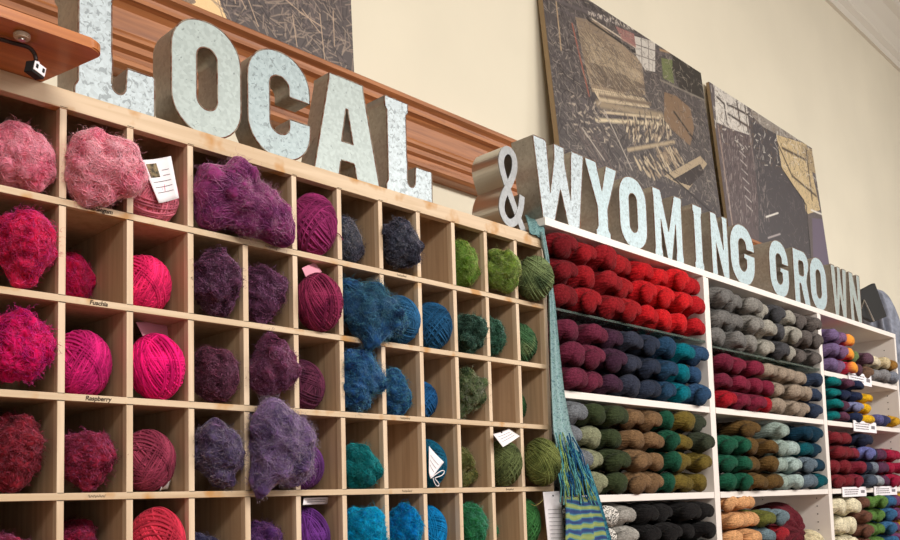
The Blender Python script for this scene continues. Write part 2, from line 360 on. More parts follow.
def ball_mesh(seed, R=.05):
    r = np.random.RandomState(seed); loops = []; rads = []
    groups = 13; th = np.linspace(0, 2 * PI, 44, endpoint=False)
    for g in range(groups):
        a = r.normal(size=3); a[1] *= .8; a /= np.linalg.norm(a); u = np.cross(a, [.3, .9, .2]); u /= np.linalg.norm(u); v = np.cross(a, u)
        n = r.randint(7, 12); h0 = r.uniform(-.3, .3); lay = .93 + .075 * g / groups
        for k in range(n):
            h = h0 + (k - n / 2) * .075 + r.uniform(-.012, .012)
            if abs(h) > .8: continue
            tilt = r.normal(size=3) * .05; aa = a + tilt; aa /= np.linalg.norm(aa); uu = u - aa * (u @ aa); uu /= np.linalg.norm(uu); vv = np.cross(aa, uu)
            d = math.sqrt(1 - h * h) * (np.cos(th)[:, None] * uu + np.sin(th)[:, None] * vv) + h * aa
            rr = lay + .012 * np.sin(th * 3 + r.rand() * 6) + r.uniform(-.008, .008)
            loops.append(d * rr[:, None] * R); 
    V, F = tubes_np(np.array(loops), .0017, 5, True)
    core = ICO_V[:2562] if False else None
    D5, F5 = ico_dirs(4); q = np.concatenate([F5, F5[:, 2:3]], 1)
    me = bpy.data.meshes.new('ball'); P = D5 * R * .93
    V2 = np.concatenate([P, V]).astype(np.float32); loopsA = np.concatenate([F5.ravel(), (F + len(P)).ravel()]).astype(np.int32); n3, n4 = len(F5), len(F)
    me.vertices.add(len(V2)); me.vertices.foreach_set('co', V2.ravel()); me.loops.add(len(loopsA)); me.loops.foreach_set('vertex_index', loopsA); me.polygons.add(n3 + n4)
    me.polygons.foreach_set('loop_start', np.concatenate([np.arange(n3) * 3, n3 * 3 + np.arange(n4) * 4]).astype(np.int32))
    try: me.polygons.foreach_set('loop_total', np.concatenate([np.full(n3, 3), np.full(n4, 4)]).astype(np.int32))
    except Exception: pass
    me.polygons.foreach_set('use_smooth', np.ones(n3 + n4, bool)); me.update(calc_edges=True); me.validate()
    me.materials.append(yarn_mat((150, 60, 80)))
    return me
BALLS = [ball_mesh(100 + k) for k in range(5)]
def set_mat(o, m):
    o.material_slots[0].link = 'OBJECT'; o.material_slots[0].material = m

def cell_z(r): return Z0 - (r + 1) * PW + T / 2
BALLROOT = {}
def ball(c, r, y, R, rz, col, label, seed, c2=None, dx=0, fine=None):
    x = (c + .5) * s + dx; z = cell_z(r) + rz + .0005
    o = bpy.data.objects.new('yarn_ball', BALLS[seed % 5]); COL.objects.link(o)
    o.location = (x, y, z); k = min(R, .0505) / .0513
    o.scale = (k, k, rz / .0513)
    set_mat(o, yarn_mat(col, c2, strand=True)); tag(o, label, 'yarn ball', 'wound yarn balls in the pine pigeonholes')
    BALLROOT[(c, r)] = o
    # random spin kept in the mesh choice: only rotate about the vertical axis
    o.rotation_euler = (0, 0, seed * 1.3)
    return o
B = [
 (2, 0, .040, .05, .054, (226, 122, 144), 'rose pink yarn ball with white picture label, top row', None),
 (5, 0, .016, .05, .066, (134, 40, 92), 'magenta plum yarn ball in the top row beside the purple fluff', None),
 (11, 0, -.012, .0505, .060, (98, 112, 74), 'sage green yarn ball bulging from the top right corner pigeonhole', (62, 78, 52)),
 (2, 1, .066, .05, .055, (222, 36, 98), 'hot pink yarn ball in the second row of pigeonholes', None),
 (5, 1, .000, .05, .060, (128, 40, 74), 'wine coloured yarn ball with pink tag on top, second row', (92, 24, 54)),
 (7, 1, .014, .05, .055, (38, 88, 128), 'steel blue yarn ball behind the spilling navy fluff, second row', None),
 (8, 1, .026, .05, .057, (24, 74, 112), 'deep blue yarn ball filling the ninth pigeonhole, second row', None),
 (11, 1, .050, .05, .056, (52, 84, 54), 'forest green yarn ball at the right end of the second row', (104, 124, 84)),
 (1, 2, .060, .05, .059, (188, 26, 104), 'magenta yarn ball directly above the word Raspberry', None),
 (2, 2, .018, .05, .059, (224, 20, 112), 'bright pink yarn ball with pink card behind it, third row', None),
 (5, 2, .066, .05, .055, (88, 40, 62), 'dark plum yarn ball in the third row, half hidden', (60, 26, 46)),
 (8, 2, .078, .048, .048, (20, 78, 128), 'small blue yarn ball at the left side of its third row hole', None),
 (11, 2, .094, .05, .054, (50, 88, 50), 'green yarn ball deep in the rightmost hole of the third row', None),
 (2, 3, .054, .05, .056, (132, 50, 72), 'mauve red yarn ball with white band, fourth row', (100, 34, 52)),
 (5, 3, .072, .05, .052, (96, 50, 112), 'purple yarn ball behind the big lavender fluff, fourth row', None),
 (8, 3, .056, .05, .057, (10, 84, 112), 'teal yarn ball with white tag and white string bow', None),
 (10, 3, .020, .05, .059, (86, 96, 58), 'olive yarn ball with a white tag lying on top', (58, 66, 38)),
 (11, 3, -.012, .0505, .062, (96, 104, 56), 'large olive green yarn ball bulging out beside the hanging scarf', (64, 74, 36)),
 (2, 4, .020, .05, .067, (184, 44, 66), 'raspberry red yarn ball in the bottom visible row', None),
 (5, 4, .058, .05, .063, (92, 42, 116), 'violet yarn ball under a white tag, bottom visible row', None),
 (8, 4, .062, .05, .061, (0, 118, 178), 'turquoise yarn ball in the bottom visible row', None),
 (11, 4, .060, .05, .067, (52, 104, 54), 'leaf green yarn ball next to the long white tag', None)]
for k, (c, r, y, R, rz, col, lab, c2) in enumerate(B): ball(c, r, y, R, rz, col, lab, k, c2)

def clump(c, r, y, rx, rz, col, label, seed, c2=None, curl=.4, fib=900, flen=.022, lump=.5, blobs=None, dx=0, ry=None, span=0, dz=0):
    x = (c + .5) * s + dx; z = cell_z(r) + rz + dz
    cell = (c * s + T / 2 + .001 - x, (c + 1) * s - T / 2 - .001 - x, cell_z(r) + .001 - z, cell_z(r) + PW - T - .001 - z, -y, .25 - y)
    me = wool_clump('wool_fluff', (rx, ry or rx, rz), seed, cell, blobs, fib, curl, flen, lump)
    o = link('wool_fluff', me, None, yarn_mat(col, c2, fluff=True)); o.location = (x, y, z)
    tag(o, label, 'wool', 'tufts of dyed unspun wool in the pine pigeonholes'); return o
W = .051
FL = [
 # c r y rx rz colour label c2 curl
 (0, 0, .026, W, .063, (244, 136, 158), 'soft rose pink wool tuft in the top left pigeonhole', (226, 96, 126), .12),
 (6, 0, .066, W, .065, (58, 60, 74), 'charcoal grey wool tuft at the back left of its top row hole', (38, 38, 48), .5),
 (7, 0, .004, W, .068, (52, 54, 68), 'curly slate black wool tuft poking past its divider, top row', (28, 28, 36), .8),
 (9, 0, .038, W, .068, (94, 132, 40), 'bright moss green wool tuft in the top row', (58, 88, 26), .4),
 (10, 0, .002, W, .066, (112, 136, 52), 'yellow green wool tuft spilling beside the sage ball', (70, 92, 34), .15),
 (0, 1, .002, .049, .070, (220, 28, 76), 'crimson pink wool tuft bulging from second row, leftmost', (170, 8, 50), .5),
 (1, 1, .128, W, .058, (196, 16, 60), 'red wool tuft deep in the hole above the word Fuschia', (140, 6, 36), .4),
 (3, 1, .018, W, .068, (78, 42, 66), 'dark plum curly wool tuft, fourth hole of the second row', (40, 20, 34), .8),
 (4, 1, .030, W, .070, (76, 38, 62), 'blackcurrant wool tuft left of the wine coloured ball', (40, 20, 34), .5),
 (9, 1, .020, W, .050, (36, 60, 50), 'dark bottle green curly wool tuft with a poking lock', (18, 34, 28), .9),
 (10, 1, .058, W, .060, (34, 66, 50), 'dark green curly wool tuft left of the forest green ball', (16, 34, 26), .9),
 (0, 2, .004, .049, .070, (222, 18, 92), 'neon pink curly wool tuft filling the third row, leftmost', (160, 6, 60), .8),
 (3, 2, .024, W, .056, (72, 34, 50), 'blackish maroon wispy wool tuft in the third row', (36, 16, 26), .4),
 (4, 2, .004, W, .070, (98, 44, 70), 'maroon wispy wool tuft above the big lavender fluff', (56, 24, 42), .4),
 (7, 2, .040, W, .056, (28, 70, 122), 'navy blue wispy wool tuft with trailing fibres, third row', (16, 40, 80), .4),
 (9, 2, .036, W, .067, (74, 88, 54), 'grey olive curly wool tuft in the third row', (34, 46, 28), .9),
 (0, 3, .044, W, .064, (128, 28, 40), 'dark red curly wool tuft in the fourth row, leftmost', (70, 16, 24), .9),
 (1, 3, .042, W, .063, (140, 30, 54), 'crimson wool tuft with dark hollow below the word Raspberry', (80, 14, 30), .7),
 (3, 3, .008, .056, .070, (82, 66, 100), 'greyish purple wool tuft hanging slightly over the board', (50, 38, 66), .5),
 (6, 3, .024, .047, .047, (8, 96, 102), 'round teal wool puff in the fourth row', (4, 62, 70), .2),
 (9, 3, .072, W, .054, (88, 90, 44), 'small olive wool tuft at the back left of its hole', (54, 58, 26), .2),
 (0, 4, .070, W, .052, (140, 34, 60), 'maroon wool tuft in the bottom visible row, leftmost', None, .5),
 (1, 4, .094, W, .060, (128, 22, 48), 'dark crimson wool tuft with two curled locks on top', (80, 14, 30), .9),
 (3, 4, .086, W, .044, (52, 50, 84), 'small indigo wool tuft low in a nearly empty hole', None, .4),
 (4, 4, .058, W, .055, (72, 38, 92), 'deep violet wool tuft under the big lavender fluff', (40, 20, 54), .5),
 (6, 4, .012, W, .068, (0, 138, 196), 'bright turquoise wool tuft with two rounded peaks', (0, 96, 150), .4),
 (7, 4, .016, W, .064, (0, 112, 186), 'azure wool tuft streaked with green, bottom visible row', (0, 80, 150), .6),
 (9, 4, .028, W, .070, (32, 110, 60), 'emerald green wool tuft filling its bottom row hole', (18, 72, 40), .5),
 (10, 4, .110, W, .050, (40, 110, 58), 'little green wool tuft hidden at the side of its hole', None, .5)]
for k, (c, r, y, rx, rz, col, lab, c2, cu) in enumerate(FL):
    clump(c, r, y, rx, rz, col, lab, 300 + k, c2, cu, fib=700 if cu < .3 else 1000, flen=.018, lump=.15 + .5 * cu)
# the big tufts that spill over their dividers: blobs (x,y,z,radius...) in local metres
clump(1, 0, -.012, .06, .060, (250, 150, 168), 'large pale pink wool tuft spilling past its divider, top row', 401, (242, 116, 144), .1, 1500, .018,
      blobs=[(-.012, 0.01, .016, .042), (.015, .0, .0, .046), (.036, -.008, .004, .036), (-.015, .01, -.02, .040), (.02, -.008, .028, .030), (.046, -.010, -.008, .028), (0, .04, 0, .045), (-.018, .0, .030, .030), (.03, -.006, .03, .026), (.0, -.004, -.036, .024)])
clump(3, 0, -.018, .11, .065, (148, 58, 116), 'huge magenta purple wool tuft spilling across two top row holes', 402, (104, 36, 84), .15, 2400, .022, dx=.052,
      blobs=[(-.064, .014, .026, .034), (-.060, .02, .004, .044), (-.062, .02, -.025, .036), (-.03, 0.01, .006, .048), (-.018, -.004, .046, .026), (-.020, -.006, .062, .018), (.014, 0, -.012, .048), (.052, 0, -.028, .040), (.074, .004, -.038, .028), (.044, .004, .0, .034), (-.040, .01, .03, .030), (.07, .006, -.012, .024), (-.005, -.004, -.04, .026)])
clump(6, 1, -.016, .08, .07, (34, 74, 122), 'navy blue wispy wool tuft spilling across a divider, second row', 403, (18, 40, 72), .35, 2800, .026, dx=.02,
      blobs=[(-.035, .04, .03, .030), (-.03, .03, 0, .038), (-.005, 0.01, -.004, .038), (.030, -.002, -.022, .036), (.055, -.004, -.036, .026), (-.02, .01, -.035, .034), (.012, 0, -.05, .028), (0, .004, .018, .030), (-.012, -.004, -.078, .020)])
clump(6, 2, .008, .05, .07, (34, 78, 136), 'royal blue wool tuft under the spilling navy one, third row', 404, (16, 40, 82), .35, 1800, .026,
      blobs=[(-.012, .0, .03, .036), (-.012, .01, -.01, .040), (-.010, .01, -.035, .032), (.016, -.004, .02, .026), (.030, -.012, .0, .020), (0, 0, .045, .022)])
clump(4, 3, -.026, .08, .08, (116, 86, 132), 'big lavender purple wool tuft hanging out over the divider', 405, (82, 60, 104), .45, 3000, .022, dx=-.002, dz=.004,
      blobs=[(-.016, 0, .058, .030), (-.026, .0, .035, .034), (.006, 0, .03, .040), (.034, -.002, .012, .036), (-.002, 0, -.01, .046), (.026, 0, -.034, .040), (-.018, -.002, -.034, .038), (-.040, -.002, -.058, .022), (-.046, -.004, -.084, .014), (.042, 0, -.02, .028), (.04, .0, .028, .026), (-.025, .03, 0, .03)])

# ------------------------------------------------------------------ tags
def sheet(name, pts, m, parent, thick=.0006, bendy=0.0):
    """thin card through the four world points TL,TR,BR,BL, gently bowed"""
    TL, TR, BR, BL = [np.array(p, float) for p in pts]; n = 8; V = []
    nr = np.cross(TR - TL, BL - TL); nr /= np.linalg.norm(nr)
    for side in (0, 1):
        for i in range(n + 1):
            for j in range(n + 1):
                u, v = i / n, j / n; p = (TL * (1 - u) + TR * u) * (1 - v) + (BL * (1 - u) + BR * u) * v
                V.append(p + nr * (bendy * math.sin(PI * u) + side * thick))
    F = []; q = (n + 1) ** 2
    for i in range(n):
        for j in range(n):
            a = i * (n + 1) + j; F.append((a, a + 1, a + n + 2, a + n + 1)); F.append((q + a, q + a + n + 1, q + a + n + 2, q + a + 1))
    for i in range(n):
        for a, b in ((i * (n + 1), (i + 1) * (n + 1)), ((i + 1) * (n + 1) + n, i * (n + 1) + n), (i + 1, i), (n * (n + 1) + i, n * (n + 1) + i + 1)):
            F.append((a, b, q + b, q + a))
    W_ = parent.matrix_world.inverted() if parent else Matrix()
    me = mesh_np(name, np.array(V), np.array(F)); o = link(name, me, None, m)
    return o
bpy.context.view_layer.update()
def attach(o, root):
    bpy.context.view_layer.update(); o.parent = root; o.matrix_parent_inverse = root.matrix_world.inverted()
    return o
def card(cellkey, pts, m=None, bendy=.004, lines=4, hole=False, picture=False, label='white card tag'):
    root = BALLROOT[cellkey]; o = sheet('paper_tag', pts, m or MAT['paper'], None, bendy=bendy); attach(o, root); o['label'] = label
    TL, TR, BR, BL = [np.array(p, float) for p in pts]; nr = np.cross(TR - TL, BL - TL); nr /= np.linalg.norm(nr)
    if nr @ (CAM - TL) < 0: nr = -nr; sg = 1
    bow = bendy * (1 if np.cross(TR - TL, BL - TL) @ nr > 0 else -1)
    def P(u, v): return (TL * (1 - u) + TR * u) * (1 - v) + (BL * (1 - u) + BR * u) * v + nr * (bow * math.sin(PI * u) + .0009)
    if lines:
        paths = []
        for k in range(lines):
            v = .3 + .6 * k / lines if not picture else .28 + .62 * k / lines
            u0 = .15 if not picture or v > .5 else .62
            paths.append([P(u0 + (.85 - u0) * t, v) + nr * .0002 for t in np.linspace(0, 1, 9)])
        for p_ in paths:
            V, F = tubes_np(np.array([p_]), .00045, 4); attach(link('printed_line', mesh_np('printed_line', V, F), None, MAT['ink']), root)
    if picture:
        pc = sheet('printed_picture', [P(.12, .1), P(.5, .1), P(.5, .42), P(.12, .42)], plain('sheep picture', (120, 104, 74), .7, noise=(140, .9)), None, bendy=.0008); attach(pc, root)
    if hole:
        h = P(.5, .07); ang = np.linspace(0, 2 * PI, 12, endpoint=False); tu = (TR - TL) / np.linalg.norm(TR - TL); tv = np.cross(nr, tu)
        V, F = tubes_np(np.array([[h + nr * .0006 + .0016 * (math.cos(a) * tu + math.sin(a) * tv) for a in ang]]), .0009, 4, True); attach(link('eyelet', mesh_np('eyelet', V, F), None, MAT['black']), root)
F0 = (0, 0, 0); NY = (0, 1, 0)
def ay(px, py, Y): return at(px, py, (0, Y, 0), NY)
card((2, 0), [ay(141, 160, -.012), ay(171, 156, -.016), ay(179, 198, -.018), ay(159, 203, -.014)], bendy=.006, lines=5, picture=True, label='white label with a small printed picture')
card((10, 3), [ay(493, 434, -.018), ay(509, 429, .0), ay(520, 436, -.02), ay(503, 447, -.045)], bendy=.002, lines=3, hole=True)
card((11, 4), [ay(543, 492, -.004), ay(560, 491, -.004), ay(567, 552, -.012), ay(549, 552, -.012)], bendy=-.002, lines=9, hole=True, label='long white swing tag')
card((8, 3), [ay(429, 446, .004), ay(444, 462, .0), ay(431, 479, .0), ay(429, 470, .002)], bendy=.002, lines=3)
card((2, 2), [ay(136, 322, .05), ay(170, 318, .085), ay(189, 346, .07), ay(150, 350, .05)], MAT['pinkpaper'], bendy=.006, lines=0, label='pale pink card')
card((5, 1), [ay(302, 268, .0), ay(315, 262, .03), ay(322, 272, .02), ay(306, 277, .0)], MAT['pinkpaper'], bendy=.002, lines=0, label='pink card tag')
card((5, 4), [ay(304, 498, .012), ay(330, 497, .05), ay(327, 504, .05), ay(303, 505, .012)], bendy=.002, lines=2)
card((2, 3), [ay(176, 452, .05), ay(179, 458, .07), ay(168, 489, .06), ay(160, 491, .03)], bendy=.003, lines=0, label='white paper band')
# string bow on the teal ball and ties
def string(cellkey, pix, Y, rad, m):
    pts = np.array([ay(x, y, Y + .002 * math.sin(k)) for k, (x, y) in enumerate(pix)]); t = np.linspace(0, len(pts) - 1, 40); P = np.stack([np.interp(t, range(len(pts)), pts[:, i]) for i in range(3)], 1)
    for _ in range(3): P[1:-1] = (P[:-2] + 2 * P[1:-1] + P[2:]) / 4
    V, F = tubes_np(P[None], rad, 6); attach(link('string', mesh_np('string', V, F), None, m), BALLROOT[cellkey])
string((8, 3), [(431, 478), (436, 474), (442, 470), (445, 471), (443, 475), (438, 477), (434, 478), (437, 481), (440, 485), (437, 487), (434, 482), (433, 478)], -.006, .0011, MAT['paper'])
string((11, 4), [(531, 504), (535, 506), (540, 503), (545, 498), (549, 495)], -.003, .0007, yarn_mat((170, 160, 90)))
string((5, 0), [(336, 232), (340, 235), (343, 240)], -.004, .001, yarn_mat((134, 30, 80)))

# ------------------------------------------------------------------ letters
def rr(x0, y0, x1, y1, r, n=7):
    """rounded rectangle outline, counter-clockwise"""
    P = []
    for cx, cy, a in ((x1 - r, y0 + r, -90), (x1 - r, y1 - r, 0), (x0 + r, y1 - r, 90), (x0 + r, y0 + r, 180)):
        for k in range(n + 1):
            t = math.radians(a + 90 * k / n); P.append((cx + r * math.cos(t), cy + r * math.sin(t)))
    return P
H = .222
def g_L(w):   # notched foot as on the metal letters
    st = w * .42
    inner = [(st + .002, .078)] + [(st + .013 + .013 * math.cos(a), .042 + .016 * math.sin(a)) for a in np.linspace(PI, 2 * PI, 9)] + [(st + .028, .078)]
    return [[(-.006, 0), (w, 0), (w, .078)] + inner[::-1] + [(st, .10), (st, H - .03), (st + .007, H - .022), (st + .007, H), (-.006, H), (-.006, H - .022), (0, H - .03), (0, .028), (-.006, .018)]]
def g_O(w): return [rr(0, 0, w, H, w * .46, 9), rr(w * .35, .05, w * .65, H - .05, w * .148, 6)]
def arc(cx, cy, rx, ry, a0, a1, n=9): return [(cx + rx * math.cos(math.radians(a)), cy + ry * math.sin(math.radians(a))) for a in np.linspace(a0, a1, n)]
def g_C(w, spur=False):
    r = w * .46; st = w * .36; o = []
    o += arc(w - r, r, r, r, 0, -90)[::-1][0:0]
    out = [(w, .135), (w, H - r)] + arc(w - r, H - r, r, r, 0, 90)[1:] + arc(r, H - r, r, r, 90, 180) + arc(r, r, r, r, 180, 270) + arc(w - r, r, r, r, 270, 360) + [(w, .088)]
    hw = w * .14
    if spur:
        out[-1] = (w, .118); inn = [(w * .56, .118), (w * .56, .1), (w * .66, .1)] + arc(w * .5 + .0, .05 + hw, w * .16, hw, 0, -180, 9) + arc(w * .5, H - .05 - hw, w * .16, hw, 180, 0, 9) + [(w * .66, .135)]
    else: inn = [(w * .66, .088)] + arc(w * .5, .05 + hw, w * .16, hw, 0, -180, 9) + arc(w * .5, H - .05 - hw, w * .16, hw, 180, 0, 9) + [(w * .66, .135)]
    return [out + inn]
def g_G(w): return g_C(w, True)
def g_A(w):
    t = w * .52; a = (w - t) / 2
    return [[(0, 0), (w * .36, 0), (w * .39, .034), (w * .40, .038), (w * .60, .038), (w * .61, .034), (w * .64, 0), (w, 0), (w * .985, .012), (w - a, H - .012), (w - a, H), (a, H), (a, H - .012), (w * .015, .012)],
            [(w * .41, .080), (w * .59, .080), (w * .515, .155), (w * .485, .155)]]
def g_W(w):
    return [[(w * .14, 0), (w * .36, 0), (w * .5, .10), (w * .64, 0), (w * .86, 0), (w, H), (w * .76, H), (w * .74, H - .02), (w * .705, .075), (w * .60, H - .04), (w * .60, H), (w * .40, H), (w * .40, H - .04), (w * .295, .075), (w * .26, H - .02), (w * .24, H), (0, H)]]
def g_Y(w):
    return [[(w * .27, 0), (w * .73, 0), (w * .73, .018), (w * .66, .03), (w * .66, .09), (w * .97, H - .016), (w, H), (w * .66, H), (w * .5, .14), (w * .34, H), (0, H), (w * .03, H - .016), (w * .34, .09), (w * .34, .03), (w * .27, .018)]]
def g_M(w):
    return [[(0, 0), (w * .27, 0), (w * .27, .02), (w * .24, .03), (w * .24, .13), (w * .43, 0), (w * .57, 0), (w * .76, .13), (w * .76, .03), (w * .73, .02), (w * .73, 0), (w, 0), (w, .02), (w * .98, .03), (w * .98, H - .03), (w, H - .02), (w, H), (w * .74, H), (w * .5, .09), (w * .26, H), (0, H), (0, H - .02), (w * .02, H - .03), (w * .02, .03), (0, .02)]]
def g_I(w): return [[(0, 0), (w, 0), (w, .02), (w * .9, .03), (w * .9, H - .03), (w, H - .02), (w, H), (0, H), (0, H - .02), (w * .1, H - .03), (w * .1, .03), (0, .02)]]
def g_N(w):
    return [[(0, 0), (w * .3, 0), (w * .3, .02), (w * .28, .03), (w * .28, .12), (w * .68, 0), (w, 0), (w, H), (w * .7, H), (w * .7, H - .02), (w * .72, H - .03), (w * .72, .10), (w * .34, H), (0, H)]]
def g_R(w):
    r = .05
    return [[(0, 0), (w * .33, 0), (w * .33, .085), (w * .42, .085), (w * .64, 0), (w, 0), (w * .80, .1)] + arc(w - r, H - r, r, r, -45, 90, 9) + [(0, H)],
            rr(w * .33, .118, w * .66, H - .042, .014, 4)]
def amp_path():   # centre line of the ampersand
    P = [(.092, .0), (.055, .06), (.012, .14), (.005, .175), (.03, .208), (.062, .2), (.066, .16), (.04, .115), (.008, .075), (.0, .035), (.028, .008), (.06, .02), (.082, .06), (.088, .095)]
    t = np.linspace(0, len(P) - 1, 90); A = np.array(P); Q = np.stack([np.interp(t, range(len(P)), A[:, i]) for i in range(2)], 1)
    for _ in range(14): Q[1:-1] = (Q[:-2] + 2 * Q[1:-1] + Q[2:]) / 4
    return Q
def fill_mesh(name, outlines, depth, y0):
    """outline polygons (x,z) extruded along +y from y0"""
    cu = bpy.data.curves.new(name, 'CURVE'); cu.dimensions = '2D'; cu.fill_mode = 'BOTH'; cu.extrude = depth / 2
    for ol in outlines:
        sp = cu.splines.new('POLY'); sp.points.add(len(ol) - 1)
        for p, q in zip(sp.points, ol): p.co = (q[0], q[1], 0, 1)
        sp.use_cyclic_u = True
    t = bpy.data.objects.new(name, cu); COL.objects.link(t); dg = bpy.context.evaluated_depsgraph_get(); me = bpy.data.meshes.new_from_object(t.evaluated_get(dg)); bpy.data.objects.remove(t)
    me.materials.clear(); me.transform(Matrix.Translation((0, y0 + depth / 2, 0)) @ Euler((PI / 2, 0, 0)).to_matrix().to_4x4()); me.name = name
    return me
def resample(ol, n):
    A = np.array(ol + [ol[0]]); d = np.r_[0, np.cumsum(np.linalg.norm(np.diff(A, axis=0), axis=1))]; t = np.linspace(0, d[-1], n, endpoint=False)
    return np.stack([np.interp(t, d, A[:, i]) for i in range(2)], 1)
def letter(name, outl, x, y, z, depth, facemat, label, rz=0.0, sx=1.0):
    root = empty(name, (x, y, z), label, 'sign letter', 'galvanised metal sign letters', rz)
    link('side_band', fill_mesh('side_band', outl, depth, .0012), root, MAT['side'])
    link('front_face', fill_mesh('front_face', outl, .0012, .0), root, facemat)
    parts = []
    for ol in outl:
        Q = resample(ol, 160); P3 = np.stack([Q[:, 0], np.full(len(Q), .0006), Q[:, 1]], 1); parts.append(tubes_np(P3[None], .0017, 5, True))
    V, F = join_np(parts); link('rusty_rim', mesh_np('rusty_rim', V, F), root, MAT['rust'])
    return root
ZL, ZW = 2.2435, 2.3005
fp, fs, fb = MAT['face_plain'], MAT['face_spangle'], MAT['face_bright']
letter('letter_l', g_L(.137), .144, .012, ZL, .085, fs, 'large galvanised letter L nearest the varnished board, starting LOCAL')
letter('letter_o', g_O(.146), .314, .012, ZL, .068, fp, 'galvanised letter O, second letter of LOCAL', .0)
letter('letter_c', g_C(.150), .476, .012, ZL, .050, MAT['face_pitted'], 'galvanised letter C with dark pitting, middle of LOCAL')
letter('letter_a', g_A(.180), .635, .012, ZL, .052, fp, 'galvanised letter A in LOCAL, rust around its triangle')
letter('letter_l', g_L(.137), .842, .012, ZL, .062, fs, 'galvanised letter L at the right end of LOCAL')
def ampersand():
    root = empty('ampersand_sign', (1.226, .014, ZL), 'shiny steel ampersand sign between LOCAL and WYOMING', 'sign letter', 'galvanised metal sign letters', 0)
    Q = amp_path(); n = len(Q); wd = .0105
    T2 = np.gradient(Q, axis=0); T2 /= np.linalg.norm(T2, axis=1, keepdims=True); Nn = np.stack([-T2[:, 1], T2[:, 0]], 1)
    a = Q + Nn * wd; b = Q - Nn * wd
    for nm, y0, y1, m in (('side_band', .002, .092, MAT['steel']), ('front_face', -.001, .002, MAT['amp_face'])):
        V = []; F = []
        for i in range(n):
            e_ = -.0012 * i / n
            for (p, y) in ((a[i], y0 + e_), (b[i], y0 + e_), (b[i], y1), (a[i], y1)): V.append((p[0], y, p[1] + .002))
        for i in range(n - 1):
            for k in range(4): F.append((i * 4 + k, i * 4 + (k + 1) % 4, (i + 1) * 4 + (k + 1) % 4, (i + 1) * 4 + k))
        F.append((0, 1, 2, 3)); F.append(tuple((n - 1) * 4 + k for k in (3, 2, 1, 0)))
        me = mesh_np(nm, np.array(V), np.array(F), smooth=False); link(nm, me, root, m)
    root.scale = (1, 1, 1.02)
ampersand()
WL = [('w', g_W(.228), 1.366, .075, fs, 'spangled galvanised letter W, first of WYOMING, beside the ampersand', 0),
      ('y', g_Y(.160), 1.602, .060, fb, 'galvanised letter Y with flared foot, second of WYOMING', 0),
      ('o', g_O(.150), 1.772, .060, fb, 'galvanised letter O standing between Y and M', 0),
      ('m', g_M(.178), 1.964, .062, fb, 'galvanised letter M in the middle of WYOMING', 0),
      ('i', g_I(.062), 2.215, .085, fb, 'narrow galvanised letter I between M and N of WYOMING', 0),
      ('n', g_N(.122), 2.336, .070, fb, 'galvanised letter N left of the G ending WYOMING', 0),
      ('g', g_G(.190), 2.475, .050, fb, 'galvanised letter G ending WYOMING, above the grey skeins', 0),
      ('g', g_G(.170), 2.792, .110, fb, 'galvanised letter G starting GROWN', 0),
      ('r', g_R(.150), 3.012, .060, fb, 'galvanised letter R, second letter of GROWN', 0),
      ('o', g_O(.172), 3.172, .060, fb, 'galvanised letter O in the middle of GROWN', 0),
      ('w', g_W(.175), 3.400, .055, fp, 'galvanised letter W inside GROWN', 0),
      ('n', g_N(.130), 3.606, .060, fp, 'galvanised letter N ending GROWN, beside the black frame', 0)]
for n_, ol, x, dp, fm, lab, rz in WL: letter('letter_' + n_, ol, x, .010, ZW, dp, fm, lab, rz)

# ------------------------------------------------------------------ varnished board and clamped lamp
bx = empty('varnished_board', (0, 0, 2.2435), 'orange varnished wooden board with rounded corner lying on the cabinet at far left', 'board')
def board():
    y0, y1, x1, x0 = -.158, .10, .112, -.55; r = .022
    ol = [(x0, y0)] + [(x1 - r + r * math.cos(a), y0 + r + r * math.sin(a)) for a in np.linspace(-PI / 2, 0, 8)] + [(x1 - .052, y1), (x0, y1)]
    bm = bmesh.new(); lo = [bm.verts.new((x, y, 0)) for x, y in ol]; hi = [bm.verts.new((x, y, .016)) for x, y in ol]; n = len(ol)
    bm.faces.new(lo[::-1]); bm.faces.new(hi)
    for i in range(n): bm.faces.new((lo[i], lo[(i + 1) % n], hi[(i + 1) % n], hi[i]))
    bmesh.ops.bevel(bm, geom=[e for e in bm.edges if abs(e.verts[0].co.z - e.verts[1].co.z) < 1e-6], offset=.002, segments=2, affect='EDGES')
    bmesh.ops.recalc_face_normals(bm, faces=bm.faces[:]); me = bpy.data.meshes.new('board_panel'); bm.to_mesh(me); bm.free(); link('board_panel', me, bx, MAT['board'])
board()
def bz(px, py, z): return at(px, py, (0, 0, z), (0, 0, 1))
lamp = empty('clip_camera', tuple(bz(22, 34, 2.2430)), 'small black and white device on a curved cable fixed under the varnished board', 'camera')
def cyl(name, c, r, h, m, parent, n=24, loc=None):
    bm = bmesh.new(); bmesh.ops.create_cone(bm, cap_ends=True, segments=n, radius1=r, radius2=r, depth=h); bmesh.ops.bevel(bm, geom=[e for e in bm.edges if abs(e.verts[0].co.z - e.verts[1].co.z) < 1e-6], offset=min(h, r) * .2, segments=2, affect='EDGES')
    bm.transform(Matrix.Translation(c)); me = bpy.data.meshes.new(name); bm.to_mesh(me); bm.free(); return link(name, me, parent, m)
cyl('mounting_disc', (0, 0, -.0035), .0115, .007, MAT['discw'], lamp)
cyl('screw', (0, 0, -.0085), .005, .003, MAT['steel'], lamp)
L0 = np.array(lamp.location)
ca = [ay(-10, 33, -.100) , ay(2, 36, -.105), ay(12, 41, -.105), ay(22, 43, -.108), ay(30, 47, -.108), ay(35, 54, -.108), ay(36, 60, -.108)]
ca = np.array(ca); ca[:, 2] = np.minimum(ca[:, 2], 2.238)
ts = np.linspace(0, 6, 30); PP = np.stack([np.interp(ts, range(7), ca[:, i]) for i in range(3)], 1) - L0
